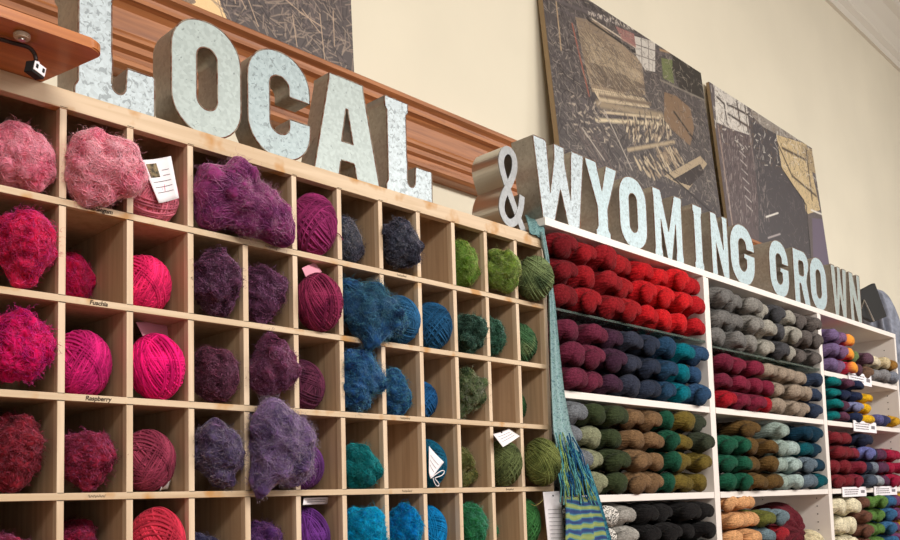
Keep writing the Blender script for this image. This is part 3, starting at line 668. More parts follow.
for _ in range(3): PP[1:-1] = (PP[:-2] + 2 * PP[1:-1] + PP[2:]) / 4
tube_obj('cable', PP, .0032, MAT['cable'], lamp, 10)
bc = ay(36, 70, -.108) - L0
rot = Matrix.Translation(bc) @ Euler((.12, .12, .45)).to_matrix().to_4x4()
boxes('body', [(-.0115, .0115, -.006, .010, -.009, .0085)], MAT['black'], lamp, .001, rot)
boxes('white_panel', [(-.011, .0105, -.0078, -.006, -.0055, .0082)], MAT['paper'], lamp, .0005, rot)
boxes('lens', [(-.0085, -.0045, -.0086, -.0078, -.001, .005), (.0040, .008, -.0086, -.0078, -.001, .005)], MAT['black'], lamp, 0, rot)
boxes('neck', [(-.002, .002, -.002, .002, .0085, .0135)], MAT['paper'], lamp, .0005, rot)

# ------------------------------------------------------------------ white bookcases
PX = [1.405, 2.267, 3.218, 4.150]
ZT = 2.300; WT = .0215; WD = .34
def bookcase(i, label, shelves, glass=None, base_z=1.30):
    x0, x1 = PX[i], PX[i + 1]; rt = empty('white_bookcase', (0, 0, 0), label, 'bookcase', 'white bookcases beside the pine cabinet')
    yl = .004 if i else .13
    boxes('side_panel', [(x0 + .0005, x0 + WT, yl, WD, 0, ZT - WT)], MAT['white'], rt, .001)
    boxes('side_panel', [(x1 - WT, x1 - .0005, .0, WD, 0, ZT - WT)], MAT['white'], rt, .001)
    boxes('top_panel', [(x0 if i else 1.392, x1 - .0005, .0, WD, ZT - WT + .0003, ZT)], MAT['white'], rt, .001)
    boxes('back_panel', [(x0 + .002, x1 - .002, WD, WD + .006, 0, ZT)], MAT['white'], rt)
    xa, xb = x0 + WT + .0005, x1 - WT - .0005
    for z in shelves: boxes('shelf', [(xa, xb, .002, WD, z - .020, z)], MAT['white'], rt, .001)
    if glass: boxes('glass_shelf', [(xa, xb, .004, WD, glass - .007, glass)], MAT['glass'], rt, .0008)
    pins = []
    for z in np.arange(1.36, 2.25, .032):
        if all(abs(z - q) > .03 for q in shelves): pins += [(xb - .0006, xb + .0006, y - .0022, y + .0022, z - .0022, z + .0022) for y in (.05, .28)]
    boxes('pin_holes', pins, MAT['darkgap'], rt)
    return rt
bookcase(0, 'white bookcase with red, blue and olive skeins, next to the pine cabinet', [1.8375, 1.556, 1.345, .7, .1], 2.060)
bookcase(1, 'white bookcase with grey skeins on top, in the middle of three', [1.838, 1.556, 1.305, .7, .1], 2.048)
u3 = bookcase(2, 'white bookcase with multicoloured skeins, at the right end', [2.044, 1.8375, 1.556, 1.28, .7, .1])

# ------------------------------------------------------------------ skeins
def skein_mesh(seed, L=.215):
    r = np.random.RandomState(seed); nT, nA = 80, 120
    t = np.linspace(0, 1, nT); parts = []
    ph0 = r.uniform(0, PI); tw = r.uniform(2.1, 3.1) * PI * (1 if r.rand() < .7 else -1)
    env = np.clip(1 - np.abs(2 * t - 1) ** 9, 0, 1)
    off = .0185 * np.clip(1 - np.abs(2 * t - 1) ** 5, 0, 1) ** .5
    for l in (0, 1):
        ph = ph0 + tw * t + l * PI
        bend = .003 * np.sin(t * 6 + r.rand() * 6)
        c = np.stack([off * np.cos(ph) + bend, .012 + t * (L - .02), off * np.sin(ph) * .55], 1)
        rad = .0325 * (.10 + .90 * env ** .5) * (1 + .09 * np.sin(t * 19 + r.rand() * 6))
        th = np.linspace(0, 2 * PI, nA, endpoint=False)
        T_, A_ = np.meshgrid(t, th, indexing='ij')
        lay = 7.0 * tw / PI * t[:, None]
        g = np.abs(np.sin((th[None, :] * 7.5) + lay * 1.1 + 1.2 * np.sin(t[:, None] * 5 + l)))       # plies
        g2 = np.abs(np.sin(th[None, :] * 15 + lay * 1.9 + 2.2 * np.sin(t[:, None] * 9 + r.rand() * 6)))
        R = rad[:, None] * (1 - .075 * (1 - g) ** 2 - .05 * (1 - g2) ** 2)
        V = np.stack([c[:, 0][:, None] + R * np.cos(th)[None], np.repeat(c[:, 1][:, None], nA, 1), c[:, 2][:, None] + .88 * R * np.sin(th)[None]], -1)
        V[0] = V[0].mean(0); V[-1] = V[-1].mean(0)
        V = V.reshape(-1, 3); i, j = np.meshgrid(np.arange(nT - 1), np.arange(nA), indexing='ij'); j2 = (j + 1) % nA
        F = np.stack([i * nA + j, i * nA + j2, (i + 1) * nA + j2, (i + 1) * nA + j], -1).reshape(-1, 4); parts.append((V, F))
    # a few stray plies wrapped round the bundle
    V, F = join_np(parts); me = mesh_np('skein', V, F); me.materials.append(yarn_mat((150, 60, 80))); return me
SK = [skein_mesh(50 + k) for k in range(8)]
ORD = ['first', 'second', 'third', 'fourth', 'fifth', 'sixth', 'seventh', 'eighth', 'ninth', 'tenth', 'eleventh']
count = [0]
def skein(x, z, m, label, group, w=.105, h=.063, y=0.0, rz=0.0, ln=1.0, tilt=0.0):
    k = count[0]; count[0] += 1
    o = bpy.data.objects.new('yarn_skein', SK[rnd.randrange(8)]); COL.objects.link(o)
    o.scale = (w / .098 * rnd.uniform(.95, 1.06), ln, h / .0745 * rnd.uniform(.98, 1.05)); o.location = (x, y - .036, z); o.rotation_euler = (0, tilt, rz)
    set_mat(o, m); return tag(o, label, 'yarn skein', group)
def fill(xl, xr, zbase, cols, h, place, group, rownames, yj=.012):
    """cols: list of (colour tuple(s), nrows, colour word); stacked on zbase from left to right"""
    n = len(cols); wt = [(c[3] if len(c) > 3 else 1.0) for c in cols]; tot = sum(wt); xc = xl
    for i, cc_ in enumerate(cols):
        cs, nr, word = cc_[:3]; w = (xr - xl) * wt[i] / tot; x_mid = xc + w / 2; xc += w
        for k in range(nr):
            c = cs[k] if isinstance(cs, list) else cs; wd = word[k] if isinstance(word, list) else word
            m = c if not isinstance(c, tuple) else yarn_mat(c)
            x = x_mid + rnd.uniform(-.008, .008)
            skein(x, zbase + (k + .5) * h * .985 + .001, m, '%s skein, %s from left, %s row %s' % (wd, ORD[i], rownames[k], place), group, w=w * 1.06, h=h, y=rnd.uniform(-.016, .016), rz=rnd.uniform(-.12, .10))
R3 = ['lowest', 'middle', 'topmost']; R4 = ['lowest', 'second lowest', 'second highest', 'topmost']; R2 = ['lower', 'upper']
dr, mr, br, sc = (132, 24, 32), (150, 26, 34), (186, 24, 32), (204, 30, 36)
fill(1.415, 2.222, 2.060, [((118, 24, 32), 3, 'dark red'), (mr, 3, 'deep red'), ((146, 28, 36), 3, 'deep red'), ((158, 28, 34), 3, 'brick red'), (br, 3, 'red'), (sc, 3, 'scarlet'), (sc, 3, 'scarlet'), ((176, 24, 32), 3, 'cherry red')], .0705, 'above the glass shelf', 'red skeins above the glass shelf', R3)
pl, pl2, na, nb, bl, te, dn = (104, 38, 60), (66, 38, 58), (52, 56, 72), (44, 52, 70), (36, 66, 94), (0, 106, 122), (46, 76, 110)
fill(1.43, 2.215, 1.8375, [(pl, 3, 'plum red'), (pl, 3, 'plum red'), (pl2, 3, 'dark aubergine'), (na, 3, 'slate navy'), (nb, 3, 'charcoal navy'), (bl, 3, 'ink blue'), (te, 3, 'bright teal'), (dn, 3, 'denim blue')], .067, 'under the glass shelf', 'plum to denim skeins under the glass shelf', R3)
sg, ol, bh, gt, mu, dg_ = (138, 140, 112), (56, 66, 42), (124, 96, 68), (30, 82, 62), (108, 92, 40), (56, 62, 48)
fill(1.42, 2.215, 1.556, [(((118, 122, 128)), 4, 'bluish grey'), ([sg, sg, sg, ol], 4, ['sage', 'sage', 'sage', 'dark olive']), (ol, 4, 'dark olive'), (bh, 4, 'heather brown', 1.1), (bh, 4, 'heather brown'), (gt, 4, 'bottle green', .6), (mu, 4, 'mustard olive', 1.15), ([mu, mu, dg_, dg_], 4, ['mustard olive', 'mustard olive', 'mossy black', 'mossy black'])], .0645, 'of the olive shelf', 'olive and brown skeins on the third shelf', R4)
marl = yarn_mat((196, 192, 186), None, True); lg = (160, 156, 150); bk = (26, 24, 25)
fill(1.44, 2.22, 1.345, [(marl, 3, 'black and white marled'), (marl, 3, 'black and white marled'), (lg, 3, 'light grey'), (bk, 3, 'black'), (bk, 3, 'black'), (bk, 3, 'black'), (bk, 3, 'black')], .061, 'of the grey and black shelf', 'grey and black skeins at the bottom left', R3)
# middle bookcase
g1, g2, g3, g4, g5 = (116, 114, 112), (136, 133, 128), (160, 156, 146), (72, 72, 76), (98, 91, 88)
fill(2.300, 3.185, 2.048, [(g1, 3, 'mid grey'), (g1, 3, 'mid grey'), (g2, 3, 'heather grey'), (g3, 3, 'stone grey'), (g4, 3, 'charcoal'), (g3, 3, 'pale grey'), (g5, 3, 'brownish grey'), (g5, 3, 'brownish grey')], .070, 'of grey skeins on the glass', 'grey skeins in the middle bookcase', R3)
ma, ma2, rd, be, sl = (108, 32, 54), (124, 34, 58), (164, 24, 38), (156, 140, 124), (48, 60, 82)
fill(2.300, 3.165, 1.838, [([rd, ma, ma], 3, ['red', 'maroon', 'maroon']), (ma2, 3, 'maroon'), (ma2, 3, 'maroon'), ([rd, ma2, be], 3, ['red', 'maroon', 'oatmeal']), (be, 3, 'oatmeal'), (be, 3, 'oatmeal'), (be, 3, 'oatmeal'), (sl, 3, 'slate blue')], .063, 'of the maroon and oatmeal shelf', 'maroon and oatmeal skeins in the middle bookcase', R3)
gg, bo, mi, mi2, tl, tn, gb = (26, 84, 62), (96, 72, 38), (150, 166, 158), (164, 182, 178), (0, 78, 88), (16, 52, 72), (98, 112, 124)
fill(2.300, 3.170, 1.556, [(gg, 3, 'pine green', .85), (gg, 3, 'pine green', .7), (bo, 4, 'bronze brown', 1.2), (bo, 3, 'bronze brown'), (mi, 4, 'sage mint', .8), (mi2, 3, 'pale mint'), ([gb, gb, tl, tn], 4, ['blue grey', 'blue grey', 'teal', 'dark navy']), ([tl, tn, tn, tn], 4, ['teal', 'petrol blue', 'petrol blue', 'petrol blue'], 1.1)], .0635, 'of the green and mint shelf', 'green and mint skeins in the middle bookcase', R4)
pe, ol2, tg, re_ = (214, 160, 112), (104, 106, 50), (104, 122, 130), (156, 34, 44)
fill(2.300, 2.78, 1.305, [(pe, 4, 'peach'), (pe, 4, 'peach'), ([tg, tg, ol2], 3, ['blue grey', 'blue grey', 'olive']), ([tg, re_, tg], 3, ['blue grey', 'red', 'steel blue'])], .0615, 'of the peach shelf', 'peach and grey skeins at the bottom middle', R4)
# right bookcase
pu, ro, or_, gm, cr, gy = (118, 98, 138), (178, 44, 74), (220, 140, 50), (110, 132, 84), (220, 208, 180), (136, 134, 136)
fill(3.255, 3.64, 2.044, [(pu, 3, 'lilac purple'), ((130, 96, 134), 3, 'mauve'), (yarn_mat((190, 44, 70), blend=(226, 150, 56)), 3, 'orange tipped raspberry'), ([(92, 60, 74), gm], 2, ['dusky plum', 'soft green'])], .062, 'of the top right shelf', 'variegated skeins on the top right shelf', R3)
fill(3.66, 4.10, 2.044, [([(116, 88, 70), (98, 70, 84)], 2, ['brown', 'plum']), ([gy, cr], 2, ['grey', 'cream']), ([gy, (206, 188, 150)], 2, ['grey', 'butter']), ([(126, 130, 142), (150, 108, 50)], 2, ['blue grey', 'tan'])], .062, 'right of the raspberry skeins', 'cream and grey skeins on the top right shelf', R2)
tq, pm, lv, nv, ye = (0, 110, 112), (92, 52, 74), (136, 140, 178), (34, 44, 74), (226, 176, 30)
fill(3.255, 3.745, 1.8375, [(tq, 4, 'sea green'), ([pm, pm, nv, pm], 4, ['mulberry', 'mulberry', 'navy', 'mulberry']), ([nv, lv, nv, nv], 4, ['navy', 'lavender', 'navy', 'navy']), ([ye, ye, ye], 3, 'golden yellow')], .048, 'behind the upper price labels', 'small skeins beside the yellow ones', R4)
fill(3.75, 4.08, 1.8375, [((92, 92, 140), 1, 'periwinkle'), ((60, 62, 100), 1, 'indigo'), ((206, 156, 40), 1, 'mustard')], .055, 'right of the yellow stack', 'low row of skeins right of the yellow ones', ['only'])
rb, nb2, pw, cm = (118, 34, 42), (38, 44, 66), (104, 108, 164), (156, 28, 60)
fill(3.255, 4.115, 1.556, [(rb, 4, 'brick maroon'), (rb, 4, 'brick maroon'), ((128, 40, 56), 3, 'wine'), ([(74, 84, 100), nb2, pw, nb2], 4, ['slate', 'navy', 'periwinkle', 'navy']), ([(150, 156, 164), (120, 128, 142), nb2], 3, ['silver grey', 'silver grey', 'navy']), ((88, 50, 76), 3, 'mulberry'), (cm, 3, 'cerise'), (cm, 3, 'cerise')], .061, 'of the wine coloured shelf', 'maroon and navy skeins in the right bookcase', R4)
cw, bn, gn, bb, pv = (226, 216, 186), (108, 72, 58), (92, 128, 62), (56, 100, 140), (112, 62, 100)
fill(3.250, 3.50, 1.28, [(cw, 3, 'thick cream'), (cw, 3, 'thick cream')], .082, 'of the bottom right shelf', 'thick cream skeins at the bottom right', R3)
fill(3.51, 4.115, 1.28, [(bn, 4, 'cocoa brown'), (gn, 4, 'apple green'), (gn, 4, 'apple green'), (bb, 4, 'cornflower blue'), (pv, 4, 'purple'), ((204, 150, 50), 4, 'ochre')], .0615, 'right of the thick cream skeins', 'brown green and blue skeins at the bottom right', R4)

# knitted maroon shawl lying folded at the bottom of the middle bookcase
def heap(name, c, rad, seed, m, label, cat, ridges=10):
    V = ICO_V.copy(); n = fnoise(V * .05, 60, seed, 2); ang = np.arctan2(V[:, 2], V[:, 0])
    r_ = 1 + .08 * n + .035 * np.sin(ang * ridges + 3 * V[:, 1] + 2 * n)
    P = V * np.array(rad) * r_[:, None]; P[:, 2] = np.maximum(P[:, 2], -rad[2] * .8)
    o = link(name, mesh_np(name, P, ICO_F), None, m); o.location = (c[0], c[1], c[2] + rad[2] * .8); return tag(o, label, cat)
heap('knitted_hat', (2.93, .12, 1.3055), (.13, .11, .115), 11, yarn_mat((100, 34, 44), (150, 64, 44)), 'maroon and rust knitted hat lying beside the peach skeins', 'hat')
heap('yarn_bundle', (3.13, .07, 1.3055), (.05, .06, .05), 12, yarn_mat((232, 218, 180)), 'cream yarn bundle at the lower right corner of the middle bookcase', 'yarn')

# price labels
for (x0, x1, z0, z1, lab) in ((3.49, 3.765, 2.012, 2.064, 'white price label on the top shelf edge of the right bookcase'), (3.51, 3.785, 1.802, 1.850, 'white price label under the yellow skeins'), (3.335, 3.605, 1.521, 1.562, 'white price label above the thick cream skeins'), (3.705, 4.00, 1.521, 1.562, 'white price label above the blue skeins, rightmost of all')):
    p = empty('price_label', (x0, -.0002, z0), lab, 'label', 'price labels on the right bookcase')
    boxes('card', [(0, x1 - x0, -.0035, 0, 0, z1 - z0)], MAT['paper'], p, .0006)
    L = []
    for k, zz in enumerate((.72, .5, .28)):
        xx = .02
        while xx < (x1 - x0) * .62: 
            ww = rnd.uniform(.006, .02); L.append((xx, xx + ww, -.0041, -.0035, (z1 - z0) * zz - .0022, (z1 - z0) * zz + .0022)); xx += ww + .005
    L.append(((x1 - x0) * .76, (x1 - x0) * .92, -.0041, -.0035, (z1 - z0) * .35, (z1 - z0) * .65))
    for b_ in L: boxes('printing', [b_], MAT['ink'], p)

# ------------------------------------------------------------------ hanging scarf
def scarf():
    rt = empty('striped_scarf', (1.40, 0, 1.9), 'long handwoven blue green scarf with fringe hanging between cabinet and bookcase', 'scarf')
    def ribbon(name, rows, ncol, m, amp, fold, thick=.003):
        # rows: (left point, right point) in world space
        A = np.array([a for a, b in rows], float); Bq = np.array([b for a, b in rows], float); t = np.linspace(0, len(rows) - 1, 90)
        ip = lambda X: np.stack([np.interp(t, range(len(X)), X[:, i]) for i in range(3)], 1)
        A, Bq = ip(A), ip(Bq)
        for _ in range(4): A[1:-1] = (A[:-2] + 2 * A[1:-1] + A[2:]) / 4; Bq[1:-1] = (Bq[:-2] + 2 * Bq[1:-1] + Bq[2:]) / 4
        V = []; n = len(t)
        for side in (0, 1):
            for i in range(n):
                for j in range(ncol + 1):
                    u = j / ncol; p = A[i] * (1 - u) + Bq[i] * u
                    V.append(p + np.array([0, -1, 0]) * (amp * (.5 + .5 * math.sin(u * fold + i * .03)) - side * thick))
        V = np.array(V) - np.array([1.40, 0, 1.9]); F = []; q = n * (ncol + 1); w = ncol + 1
        for i in range(n - 1):
            for j in range(ncol):
                a = i * w + j; F.append((a, a + w, a + w + 1, a + 1)); F.append((q + a, q + a + 1, q + a + w + 1, q + a + w))
        for i in range(n - 1):
            for j in (0, ncol):
                a = i * w + j; F.append((a, q + a, q + a + w, a + w))
        me = mesh_np(name, V, np.array(F)); return link(name, me, rt, m)
    def weave(name, stops, sz, stripes=False):
        m, nt, b = nodes(name); b.inputs['Roughness'].default_value = .9; v = objcoord(nt, (1, 1, 1))
        if stripes:
            mp = objcoord(nt, (0.0, 0.0, 1.0)); w = N(nt, 'ShaderNodeTexWave', Scale=13.0, Distortion=5.0); w.bands_direction = 'Z'; nt.links.new(v, w.inputs['Vector'])
            n = N(nt, 'ShaderNodeTexNoise', Scale=30.0); nt.links.new(v, n.inputs['Vector'])
            r = ramp(nt, stops); r.color_ramp.interpolation = 'LINEAR'; nt.links.new(w.outputs['Fac'], r.inputs['Fac'])
        else:
            n = N(nt, 'ShaderNodeTexNoise', Scale=sz, Detail=4.0); nt.links.new(v, n.inputs['Vector']); r = ramp(nt, stops); nt.links.new(n.outputs['Fac'], r.inputs['Fac'])
        nt.links.new(r.outputs['Color'], b.inputs['Base Color']); wv = N(nt, 'ShaderNodeTexNoise', Scale=420.0); nt.links.new(v, wv.inputs['Vector'])
        bp = N(nt, 'ShaderNodeBump', Strength=.6, Distance=.002); nt.links.new(wv.outputs['Fac'], bp.inputs['Height']); nt.links.new(bp.outputs['Normal'], b.inputs['Normal']); return m
    aqua = weave('aqua woven cotton', [(.3, lin((78, 112, 118))), (.5, lin((150, 178, 182))), (.7, lin((96, 136, 130)))], 160)
    strp = weave('blue and lime stripes', [(.0, lin((40, 58, 110))), (.3, lin((40, 84, 128))), (.5, lin((84, 138, 144))), (.72, lin((122, 140, 84))), (1, lin((140, 156, 96)))], 0, True)
    P = lambda x, y, Y: ay(x, y, Y)
    # lies on the cabinet corner, then drops down the front of the gap
    ribbon('woven_band', [(P(523, 211, .10), P(541, 211, .10)), (P(526, 222, .03), P(543, 222, .03)), (P(529, 233, -.006), P(545, 240, -.006))], 12, weave('teal woven cotton', [(.35, lin((58, 96, 104))), (.6, lin((118, 156, 156)))], 200), .006, 14)
    ribbon('woven_band', [(P(539, 232, -.006), P(544, 238, -.008)), (P(544, 262, -.008), P(548, 262, -.010)), (P(547, 300, -.012), P(553, 300, -.014)), (P(548, 350, -.014), P(557, 350, -.016)), (P(549, 390, -.018), P(561, 390, -.020)), (P(551, 430, -.02), P(568, 430, -.022)), (P(556, 455, -.024), P(580, 455, -.026))], 14, aqua, .010, 12)
    ribbon('woven_band', [(P(568, 440, -.03), P(590, 470, -.03)), (P(578, 470, -.03), P(596, 490, -.03)), (P(588, 500, -.03), P(604, 520, -.03)), (P(594, 560, -.03), P(616, 566, -.03))], 14, weave('deep teal cotton', [(.35, lin((20, 62, 100))), (.55, lin((60, 140, 160))), (.7, lin((30, 100, 130)))], 120), .008, 18)
    ribbon('striped_end', [(P(564, 498, -.038), P(592, 496, -.038)), (P(563, 520, -.04), P(600, 520, -.04)), (P(562, 545, -.042), P(606, 545, -.042)), (P(562, 575, -.042), P(612, 575, -.042))], 18, strp, .012, 20)
    r = np.random.RandomState(4); paths = []; cols = []
    for k in range(64):
        u = r.rand(); a = P(556 + 20 * u + r.uniform(-2, 2), 432 + r.uniform(0, 30), -.034 - r.rand() * .008); b = P(562 + 32 * u + r.uniform(-3, 3), 492 + r.uniform(-12, 14), -.046 - r.rand() * .010)
        t = np.linspace(0, 1, 14)[:, None]; p = a * (1 - t) + b * t; p[:, 0] += .004 * np.sin(t[:, 0] * 9 + k); p[:, 1] -= .004 * np.sin(t[:, 0] * 3); paths.append(p - np.array([1.40, 0, 1.9]))
    paths = np.array(paths)
    for lo, hi, c, nm in ((0, 26, (92, 158, 160), 'fringe'), (26, 48, (28, 84, 130), 'fringe'), (48, 64, (140, 168, 100), 'fringe')):
        V, F = tubes_np(paths[lo:hi], .0017, 6); link(nm, mesh_np(nm, V, F), rt, yarn_mat(c))
scarf()

# ------------------------------------------------------------------ canvases on the oak ledge
class Raster:
    def grit(s_, n, cols, L, wd, seed, box=None, ang=None, a=.6):
        r = np.random.RandomState(seed); x0, y0, x1, y1 = box or (0, 0, s_.w, s_.h)
        for k in range(n):
            x, y = r.uniform(x0, x1), r.uniform(y0, y1); an = r.uniform(0, PI) if ang is None else ang + r.normal() * .25; l = L * r.uniform(.3, 1.4)
            s_.line((x, y), (x + l * math.cos(an), y + l * math.sin(an)), wd, cols[r.randint(len(cols))], a)
    def __init__(s_, w, h, nx, nz, bg):
        s_.w, s_.h, s_.nx, s_.nz = w, h, nx, nz; s_.u, s_.v = np.meshgrid((np.arange(nx) + .5) / nx * w, (np.arange(nz) + .5) / nz * h); s_.c = np.ones((nz, nx, 3)) * np.array(lin(bg))
    def poly(s_, P, col, a=1.0, tex=0.0, seed=0):
        x, y = s_.u, s_.v; ins = np.zeros(x.shape, bool); n = len(P); j = n - 1
        for i in range(n):
            xi, yi = P[i]; xj, yj = P[j]; cond = ((yi > y) != (yj > y)) & (x < (xj - xi) * (y - yi) / (yj - yi + 1e-12) + xi); ins ^= cond; j = i
        c = np.array(lin(col))[None] * (1 + tex * np.random.RandomState(seed).uniform(-1, 1, (ins.sum(), 1))); s_.c[ins] = s_.c[ins] * (1 - a) + c * a
    def line(s_, p, q, wd, col, a=1.0):
        p = np.array(p); q = np.array(q); d = q - p; L2 = d @ d + 1e-12
        x0, x1 = sorted((p[0], q[0])); y0, y1 = sorted((p[1], q[1]))
        i0, i1 = int(max(0, (x0 - wd * 2) / s_.w * s_.nx)), int(min(s_.nx, (x1 + wd * 2) / s_.w * s_.nx + 2)); j0, j1 = int(max(0, (y0 - wd * 2) / s_.h * s_.nz)), int(min(s_.nz, (y1 + wd * 2) / s_.h * s_.nz + 2))
        if i0 >= i1 or j0 >= j1: return
        U = s_.u[j0:j1, i0:i1]; V = s_.v[j0:j1, i0:i1]; t = np.clip(((U - p[0]) * d[0] + (V - p[1]) * d[1]) / L2, 0, 1)
        dist = np.hypot(U - p[0] - t * d[0], V - p[1] - t * d[1]); al = np.clip(1.3 - dist / wd, 0, 1)[..., None] * a
        s_.c[j0:j1, i0:i1] = s_.c[j0:j1, i0:i1] * (1 - al) + np.array(lin(col)) * al
PRINT = None
def print_mat():
    m, nt, b = nodes('printed canvas'); a = nt.nodes.new('ShaderNodeVertexColor'); a.layer_name = 'print'; nt.links.new(a.outputs['Color'], b.inputs['Base Color']); b.inputs['Roughness'].default_value = .5
    return m
PRINT = print_mat()
def canvas(label, x0, x1, zb, h, ybot, lean, draw, nx, nz, bg, thick=.034, shear=0.0):
    rt = empty('canvas_picture', (x0, ybot, zb), label, 'picture'); rt.rotation_euler = (-lean, 0, 0)
    w = x1 - x0; ra = Raster(w, h, nx, nz, bg)
    ux = np.array([1, 0, 0]); uz = np.array([0, math.sin(lean), math.cos(lean)]); nn = np.cross(ux, uz); P0 = np.array([x0, ybot, zb])
    def uv(px, py):
        p = at(px, py, P0, nn) - P0; return (p @ ux, p @ uz)
    draw(ra, uv)
    X, Z = np.meshgrid(np.linspace(0, w, nx + 1), np.linspace(0, h, nz + 1)); V = np.stack([X, np.full(X.shape, -.0008), Z], -1).reshape(-1, 3)
    i, j = np.meshgrid(np.arange(nz), np.arange(nx), indexing='ij'); a = i * (nx + 1) + j; F = np.stack([a, a + 1, a + nx + 2, a + nx + 1], -1).reshape(-1, 4)
    me = mesh_np('printed_face', V, F, False); at_ = me.color_attributes.new('print', 'FLOAT_COLOR', 'CORNER')
    cc = np.concatenate([ra.c.reshape(-1, 3), np.ones((nx * nz, 1))], 1).clip(0, 1); at_.data.foreach_set('color', np.repeat(cc, 4, 0).astype(np.float32).ravel()); link('printed_face', me, rt, PRINT)
    boxes('canvas_frame', [(0, w, 0, thick, 0, h)], plain('tan canvas edge', (150, 128, 98), .8), rt, .001)
    return rt
def draw_straw(ra, uv):
    r = np.random.RandomState(3)
    ra.poly([uv(-60, -60), uv(214, -40), uv(220, 4), uv(228, 22), uv(215, 40), uv(-60, 40)], (236, 200, 150), 1, .04)
    ra.poly([uv(-40, -60), uv(183, -30), uv(196, 3), uv(180, 8), uv(-40, 8)], (140, 120, 104), 1, .3)
    for k in range(5200):
        x = r.uniform(.0, ra.w); y = r.uniform(0, ra.h); an = r.uniform(0, PI); L = r.uniform(.01, .05); c = r.randint(0, 3)
        if x < uv(222, 10)[0] and y < uv(222, 0)[1]+.1: continue
        ra.line((x, y), (x + L * math.cos(an), y + L * math.sin(an)), .0019, [(156, 138, 124), (112, 98, 96), (50, 44, 46)][c], .7)
    for k in range(110):
        x = r.uniform(0, ra.w); y = r.uniform(0, ra.h); an = r.normal(2.3, .4); L = r.uniform(.05, .14); ra.line((x, y), (x + L * math.cos(an), y + L * math.sin(an)), .0016, (196, 170, 146), .8)
LN = math.radians(5.0)
def draw_loom(ra, uv):
    r = np.random.RandomState(5); U = uv
    def scat(quad, n, Lp, cols, wd, ang, sp=.3):
        A, B_, C_, D_ = [np.array(U(*q)) for q in quad]
        for k in range(n):
            a, b = r.rand(), r.rand(); p = (A * (1 - a) + B_ * a) * (1 - b) + (D_ * (1 - a) + C_ * a) * b; an = ang + r.normal() * sp; L = Lp * r.uniform(.4, 1.3)
            ra.line(p, p + L * np.array([math.cos(an), math.sin(an)]), wd, cols[r.randint(len(cols))], .8)
    lt = (196, 178, 150); md = (146, 128, 108); dk = (42, 36, 38); gy = (92, 84, 86)
    scat([(545, 0), (600, 0), (640, 240), (560, 240)], 500, .05, [gy, (70, 62, 66), dk], .003, 1.4, .8)
    ra.grit(2600, [(120, 112, 108), (48, 42, 44), (62, 56, 58), (150, 140, 132)], .03, .0022, 1)
    ra.grit(700, [(40, 34, 36), (100, 92, 90)], .06, .003, 2, ang=-.5)
    # upper bobbin row and roof beams
    for a, b, w_ in (((556, 0), (612, 22), .008), ((556, 8), (700, 70), .006), ((570, 0), (690, 62), .004)): ra.line(U(*a), U(*b), w_, gy)
    scat([(585, 10), (655, 32), (655, 38), (590, 16)], 90, .010, [(196, 186, 176)], .0028, 1.2, .8)
    # warp sheet
    ra.poly([U(575, 17), U(597, 22), U(642, 62), U(645, 95), U(592, 92), U(584, 60)], md, 1, .12)
    ra.poly([U(584, 38), U(640, 72), U(642, 84), U(588, 64)], (166, 148, 124), 1, .1)
    ra.poly([U(590, 62), U(614, 70), U(645, 86), U(642, 97), U(592, 84)], (104, 90, 78), 1, .15)
    ra.poly([U(592, 88), U(644, 98), U(650, 108), U(600, 102)], lt, 1, .1)
    for k in range(26):
        t = k / 25; ra.line(U(577 + 20 * t, 18 + 5 * t), U(590 + 54 * t, 92 + 10 * t), .0022, (92, 78, 66), .5)
    for k in range(14):
        t = k / 13; ra.line(U(577 + 14 * t, 20 + 70 * t), U(612 + 32 * t, 32 + 66 * t), .0022, (92, 78, 66), .35)
    ra.line(U(588, 20), U(640, 56), .006, (30, 26, 28)); ra.line(U(592, 19), U(642, 52), .004, (200, 186, 166)); ra.line(U(572, 24), U(589, 96), .005, (150, 88, 72))
    ra.line(U(556, 2), U(561, 50), .004, (176, 150, 116))
    pw_ = U(575, 17); pq = U(645, 110); ra.grit(700, [(70, 60, 52), (186, 168, 142), (110, 94, 80)], .035, .002, 6, box=(pw_[0], pq[1], pq[0], pw_[1] - .02), ang=-.55, a=.5)
    # window and distant figures
    ra.poly([U(634, 36), U(655, 42), U(655, 72), U(645, 70), U(636, 56)], (196, 190, 182), 1, .06)
    for x in (641, 648): ra.line(U(x, 38), U(x + 1, 72), .003, (120, 112, 108))
    for y in (48, 58): ra.line(U(634, y - 4), U(655, y + 3), .003, (120, 112, 108))
    ra.poly([U(615, 26), U(634, 34), U(636, 48), U(622, 40)], (158, 112, 106), .8, .3)
    ra.poly([U(661, 58), U(672, 60), U(674, 84), U(663, 78)], (104, 112, 72), 1, .35)
    ra.poly([U(673, 40), U(700, 66), U(704, 100), U(680, 90), U(672, 70)], (46, 42, 38), 1, .2)
    ra.line(U(660, 50), U(676, 54), .006, (160, 130, 100)); ra.line(U(660, 80), U(704, 100), .005, (128, 120, 110))
    # cloth beams and thread rows
    for (a, b, w_, c) in (((598, 104), (662, 116), .018, (150, 134, 112)), ((600, 112), (660, 118), .006, lt), ((596, 120), (664, 124), .009, (206, 190, 160)), ((628, 150), (674, 142), .009, (170, 152, 126)), ((600, 96), (650, 104), .01, (120, 104, 88))): ra.line(U(*a), U(*b), w_, c)
    scat([(618, 118), (668, 122), (672, 140), (632, 146)], 160, .03, [(214, 196, 168), (150, 132, 112), (60, 52, 52)], .005, 1.25, .3)
    scat([(566, 92), (602, 104), (612, 150), (572, 130)], 90, .02, [(180, 166, 150), gy], .004, .2, .6)
    for k in range(5): ra.line(U(576 + k * 5, 128 + 2 * k), U(600 + k * 5, 172 + 3 * k), .006, (96, 84, 82))
